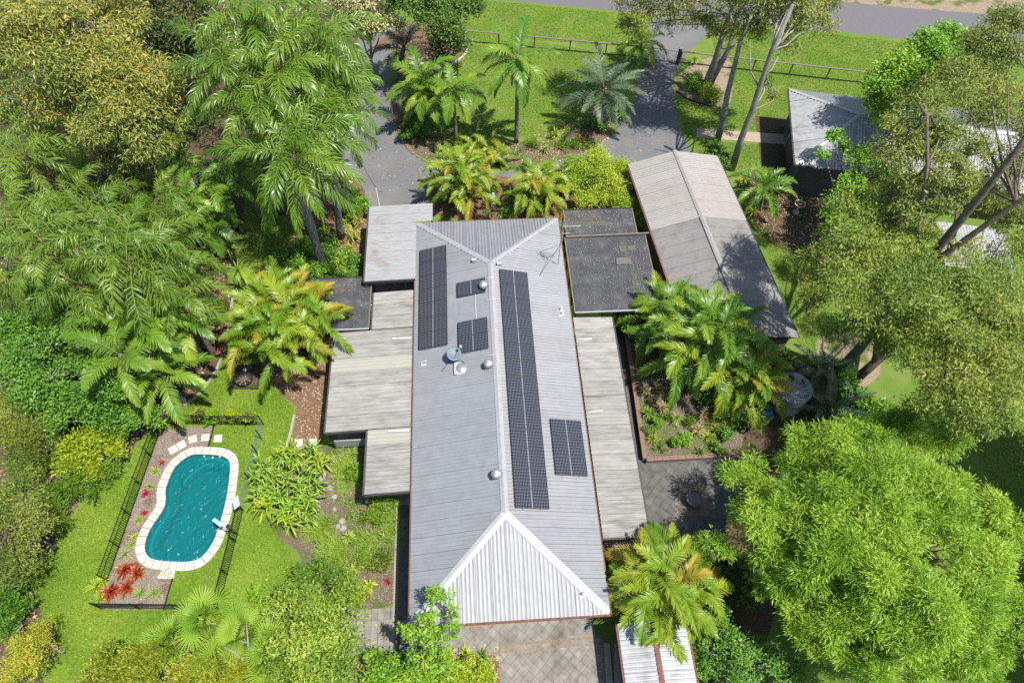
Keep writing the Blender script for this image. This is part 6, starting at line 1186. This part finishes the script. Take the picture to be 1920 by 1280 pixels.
tree('tall tree beyond the right edge shading the lawn', [(2150, 760, 7.5, 2.2), (2200, 830, 7.8, 2.3), (2230, 900, 8, 2.3), (2250, 980, 8, 2.3), (2270, 1060, 8, 2.3), (2280, 1150, 8, 2.3), (2290, 1240, 7.5, 2.2), (2120, 720, 7, 1.8), (2170, 930, 7, 1.8), (2190, 1100, 7, 1.8), (2200, 1200, 7, 1.8)], 46000, .36, 'gum', r0=.3, aspect=.4, mode='flat', sub=.4, twigs=False)
# ---- the right garden
cane_clump('large golden cane palm clump beside the shed', (1300, 690), 2.3, 14, 2.6, 4.9, 8, 1.1, altp=.4, mkey='alex', alt='cane')
cane_clump('cane palm clump between the shed end and the water tank', (1375, 730), 1.4, 8, 1.8, 3.0, 8, 1.0, altp=.3)
cane_clump('cane palm clump against the large shade house corner', (1240, 625), 1.5, 8, 1.6, 3.4, 7, .95, altp=.3, mkey='alex', alt='cane')
cane_clump('bright cane palm clump between verandah end and small shed', (1228, 1120), 1.75, 13, 2.0, 3.9, 8, 1.0, altp=.12, mkey='cane')
palm('cane palm by the shed eave in the neighbour garden', base=(1425, 395), top=(1432, 350), style='cane', n=18, sc=1.0, shaft=False, r0=.08, mkey='alex')
rosette('orange leafy plant at the shed eave', (1392, 345), 26, .6, .08, 'golden', bend=60, stem=.5, name='leafy_plant')
rosette('orange dead frond plant on the shed edge', (1402, 420), 18, .6, .06, 'cane_orange', bend=50, stem=1.2, name='leafy_plant')
palm('blue grey cycad beside the bamboo', base=(1560, 785), top=(1556, 765), style='cycad', n=20, r0=.22, shaft=False, sc=1.45, mkey='blue', lo=0, hi=70, name='cycad', bark='bark_brown')
palm('silvery blue palm behind the water tank', base=(1540, 725), top=(1536, 690), style='blue', n=12, r0=.16, shaft=False, sc=.7, mkey='blue', lo=-5)
shrub('dark glossy shrub behind the cycad', [(1560, 690, 1.3, .9), (1580, 700, 1.2, .7), (1600, 740, 1.0, .9), (1640, 770, 1.0, .9)], 6500, .22, 'rich', aspect=.4)
for a, b, m_, l in ((1210, 740, 'tan', 'tan spiky plant leftmost in the raised bed'), (1232, 733, 'tan', 'tan spiky plant highest in the raised bed'), (1224, 756, 'tan', 'tan spiky plant in the middle of the left group'), (1240, 770, 'tan', 'tan spiky plant nearest in the left group'), (1315, 784, 'tan', 'tan spiky plant right of the centre of the raised bed'), (1306, 812, 'tan', 'tan spiky plant near the rim of the raised bed'), (1339, 808, 'golden', 'brownish spiky plant at the right of the raised bed'), (1213, 780, 'strap', 'green spiky plant by the left rim of the raised bed'), (1266, 790, 'strap', 'tall green spiky plant in the middle of the raised bed'), (1222, 826, 'golden', 'small yellow plant in the near left corner of the raised bed'), (1311, 850, 'dark', 'small dark spiky plant at the near rim of the raised bed'), (1325, 822, 'golden', 'low yellow plant at the near rim of the raised bed')):
    rosette(l, (a, b), 34, .52, .045, m_, bend=35, h=.15, lo=-5, stem=.35 if m_ in ('tan', 'strap') else .08, z0=.38, name='spiky_plant')
shrub('round bright green shrub in the raised bed', [(1278, 820, .85, .42), (1268, 828, .7, .3)], 1500, .13, 'bright', aspect=.5)
shrub('small green shrub by the left rim of the raised bed', [(1234, 792, .8, .3)], 700, .12, 'bright', aspect=.5)
shrub('leafy green shrub at the right end of the raised bed', [(1360, 808, .8, .4), (1345, 840, .7, .3)], 1400, .14, 'rich', aspect=.5)
shrub('shaded green plant at the shade house corner', [(1180, 600, 1.2, .6), (1190, 625, 1.0, .6)], 2600, .2, 'rich', aspect=.5)
rosette('orange bromeliad hanging by the shade house beam', (1150, 592), 26, .5, .07, 'golden', bend=70, stem=1.6, name='bromeliad')
# bamboo
BB = [(1425, 885, 4.0, 1.3), (1485, 858, 5, 1.4), (1560, 842, 6, 1.5), (1640, 830, 6.6, 1.6), (1715, 830, 6.4, 1.5), (1765, 850, 6, 1.4), (1430, 950, 4.6, 1.6), (1510, 920, 6, 1.8), (1600, 900, 7.2, 1.9), (1690, 890, 7.4, 1.9), (1770, 920, 7, 1.8), (1830, 960, 6, 1.6), (1885, 1030, 5.2, 1.3), (1400, 1010, 3.8, 1.3), (1470, 1020, 5.6, 1.7), (1560, 990, 7.2, 1.9), (1660, 980, 8, 2.0), (1750, 1000, 7.6, 1.9), (1830, 1040, 6.8, 1.8), (1440, 1080, 4.4, 1.4), (1520, 1080, 6, 1.7), (1610, 1080, 7.4, 1.9), (1710, 1080, 7.8, 1.9), (1800, 1110, 7, 1.8), (1860, 1090, 5.6, 1.4), (1490, 1140, 4.6, 1.4), (1570, 1160, 6, 1.7), (1670, 1170, 7, 1.8), (1770, 1190, 6.6, 1.8), (1830, 1200, 5.6, 1.4), (1600, 1230, 5.2, 1.5), (1700, 1250, 6, 1.7), (1800, 1260, 5.6, 1.5), (1550, 1200, 4.4, 1.1)]
bm = empty('bamboo_clump', (*np.mean([G(a, b, h)[:2] for a, b, h, r in BB], 0), 0)); tag(bm, 'huge dense bright green bamboo clump in the lower right', 'bamboo')
bcl = []
for a, b, h, r in BB:
    p = G(a, b, h)
    for k in range(4): bcl.append((*(p+rng.normal(0, .6, 3)*[1, 1, .6]), (r*random.uniform(.44, .64),)*2+(r*.46,)))
foliage(bm, bcl, 230000, .23, 'bamboo', 'foliage', aspect=.14, mode='out', sub=.2, per=40, shell=.62, top=.6, lob=6)
cb_ = np.array(bm.location)
for i, c in enumerate(bcl[::2]):
    q = np.array(c[:3]); f_ = cb_+(q-cb_)*[.25, .25, 0]; MB().tube([f_, f_+(q-f_)*[.25, .25, .5], f_+(q-f_)*[.6, .6, .85], q], [.05, .045, .035, .015], 6).build('culm', MT['crownshaft'], bm)
nc = empty('dry_tuft', G(1386, 1005, 5.0)); tag(nc, 'tan dry grassy tuft lying on the left of the bamboo', 'dry tuft'); foliage(nc, [(*G(1386, 1005, 4.9), (.55, .45, .3))], 1300, .28, 'tan', 'foliage', aspect=.07, mode='out', sub=.2)
tree('small leaved shrub between bamboo and small shed', [(1335, 1165, 1.9, .75), (1385, 1210, 2.3, .9), (1435, 1240, 2.1, .9), (1330, 1225, 2.0, .8), (1380, 1265, 2.2, .9), (1480, 1275, 1.9, .8), (1350, 1130, 1.3, .4), (1310, 1260, 1.6, .6)], 13000, .12, 'rich', bark='dead', r0=.08, aspect=.6, mode='flat', cat='shrub', name='shrub', sub=.24)
shrub('dark plants in the shade left of the bamboo', [(1350, 1060, .8, .7), (1360, 1020, .8, .6), (1335, 1095, .6, .5), (1400, 1110, .8, .8)], 3500, .22, 'dark', aspect=.35)
# ---- inside the pool fence
for a, b, s_, m_, l in ((239, 1069, .72, 'red', 'red bromeliad highest in the corner of the pool bed'), (260, 1076, .7, 'red', 'red and orange bromeliad nearest the pool slab'), (211, 1110, .8, 'red', 'large red bromeliad at the near left fence corner'), (241, 1104, .66, 'red', 'red bromeliad between the large one and the spiky plants')): rosette(l, (a, b), 34, s_, .15, m_, bend=70, h=.2, lo=-5, hi=80, name='bromeliad')
for a, b, m_, L_, l in ((182, 1100, 'yellowgreen', .7, 'yellow green bromeliad outside the near left fence corner'), (190, 1122, 'yellowgreen', .55, 'small yellow green bromeliad below the fence corner'), (196, 1088, 'yellowgreen', .6, 'yellow green bromeliad against the left pool fence'), (290, 1112, 'strap', .68, 'green spiky plant right of the red bromeliads'), (265, 1114, 'strap', .62, 'green spiky plant beside the near pool fence'), (292, 884, 'yellowgreen', .42, 'thin yellow green plant beside the upper pool edge'), (281, 912, 'strap', .36, 'thin green plant above the crimson plant by the pool'), (261, 975, 'yellowgreen', .45, 'thin yellow green plant below the crimson plants'), (236, 1040, 'strap', .5, 'green spiky plant beside the lower left pool edge'), (252, 1008, 'yellowgreen', .36, 'small yellow green plant in the lower pool bed'), (228, 1062, 'tan', .4, 'pale variegated plant beside the highest red bromeliad'), (247, 1022, 'strap', .34, 'small green plant left of the pool curve'), (388, 800, 'strap', .36, 'small green plant by the far stepping stones')):
    rosette(l, (a, b), 22, L_, .05, m_, bend=60, h=.1, lo=0, name='spiky_plant')
for a, b, s_, l in ((275, 926, .34, 'crimson leafed plant halfway along the pool bed'), (272, 962, .3, 'crimson leafed plant below the first crimson one'), (305, 868, .22, 'tiny crimson plant near the upper pool edge'), (334, 797, .3, 'crimson plant under the leafy plants at the far fence')): rosette(l, (a, b), 24, s_, .09, 'crimson', bend=70, h=.15, name='leafy_plant')
for a, b, l in ((314, 808, 'tall leafy green plant at the far left pool fence corner'), (340, 795, 'tall leafy green plant right of the fence corner')): rosette(l, (a, b), 26, .42, .1, 'bright', bend=60, h=.5, stem=.7, name='leafy_plant')
for a, b, m_, l in ((375, 783, 'wattle', 'sparse seedling shrub leftmost behind the far pool fence'), (404, 785, 'bright', 'green shrub second behind the far pool fence'), (436, 784, 'yellowgreen', 'yellow green shrub third behind the far pool fence'), (467, 788, 'wattle', 'small shrub rightmost behind the far pool fence')): shrub(l, [(a, b-4, .5, .32), (a, b-8, .8, .26)], 900, .14, m_, aspect=.4, mode='up', sub=.14)
for a, b, m_, l in ((668, 885, 'bright', 'low bright shrub below the stepped verandah wall'), (700, 965, 'strap', 'low green shrub beside the potted plant'), (722, 925, 'bright', 'low shrub at the verandah end of the side path'), (668, 1110, 'yellowgreen', 'yellow green shrub by the square paving'), (640, 1085, 'bright', 'loose shrub between the largest tussock and the big rounded shrub'), (715, 1050, 'wattle', 'dusty shrub beside the side path')): shrub(l, [(a, b, .4, .5), (a+10, b+8, .3, .4), (a-10, b+6, .3, .4)], 1500, .15, m_, aspect=.35, mode='up', sub=.2)
# undergrowth nobody could count
def undergrowth(name, label, spots, n, size, mk, **kw):
    cl = clumps_px(spots); V, F, rn, cc = cloud(cl, n, size, **kw); o = bpy.data.objects.new(name, mesh_np(name, V, F, LF[mk], rnd=rn)); link(o); tag(o, label, None, kind='stuff')
def region(poly, k, h0, h1, r0, r1):
    xs_ = [p[0] for p in poly]; ys_ = [p[1] for p in poly]; out = []
    while len(out) < k:
        x, y = random.uniform(min(xs_), max(xs_)), random.uniform(min(ys_), max(ys_))
        if inside(x, y, poly): h = random.uniform(h0, h1); out.append((x, y, h, random.uniform(r0, r1)))
    return out
undergrowth('undergrowth', 'dark leafy undergrowth below the left trees and palms', region([(-40, 60), (420, 40), (640, 80), (560, 260), (430, 380), (400, 480), (390, 620), (330, 740), (230, 800), (-40, 820)], 120, .3, 2.6, .7, 1.5), 52000, .26, 'dark', aspect=.3, mode='up', sub=.45)
undergrowth('undergrowth', 'mid green leafy undergrowth below the left trees and palms', region([(-40, 260), (330, 260), (400, 330), (380, 480), (370, 620), (300, 740), (230, 800), (-40, 820)], 60, .6, 2.2, .5, 1.1), 24000, .28, 'strap', aspect=.16, mode='up', sub=.4)
undergrowth('undergrowth', 'low green ground cover along the left lawn edge', region([(-40, 800), (200, 880), (130, 960), (70, 1040), (60, 1110), (-40, 1110)], 30, .2, 1.0, .4, .8), 12000, .2, 'rich', aspect=.25, mode='up', sub=.3)
undergrowth('undergrowth', 'patchy green ground cover in the bed left of the house', region([(610, 870), (690, 860), (738, 930), (736, 1110), (650, 1130), (600, 1040)], 26, .05, .25, .25, .5), 6000, .16, 'strap', aspect=.2, mode='up', sub=.2)
undergrowth('undergrowth', 'low green planting in the island bed', region([(740, 210), (790, 240), (960, 270), (1090, 228), (1150, 215), (1110, 275), (960, 308), (800, 295)], 26, .05, .4, .3, .6), 7000, .18, 'strap', aspect=.25, mode='up', sub=.2)
undergrowth('undergrowth', 'low green planting before the front door', region([(830, 335), (960, 345), (1060, 330), (1050, 400), (940, 400), (830, 395)], 22, .1, .5, .3, .6), 6000, .18, 'rich', aspect=.35, mode='up', sub=.2)
undergrowth('undergrowth', 'low mixed planting in the raised bed', [(a, b, h+.38, r) for a, b, h, r in region([(1195, 680), (1240, 680), (1330, 750), (1380, 800), (1370, 835), (1225, 845)], 20, .02, .2, .2, .4)], 4500, .15, 'mid', aspect=.25, mode='up', sub=.15)
undergrowth('undergrowth', 'dark plants under the right gums and cane palms', region([(1190, 600), (1450, 620), (1500, 760), (1400, 790), (1300, 740), (1200, 680)], 30, .4, 1.4, .5, .9), 15000, .24, 'dark', aspect=.3, mode='up', sub=.35)
undergrowth('undergrowth', 'leafy plants along the far side of the left shade house', region([(540, 470), (600, 440), (690, 500), (680, 520), (560, 522)], 14, .3, .9, .4, .7), 7000, .2, 'rich', aspect=.35, mode='flat', sub=.3)
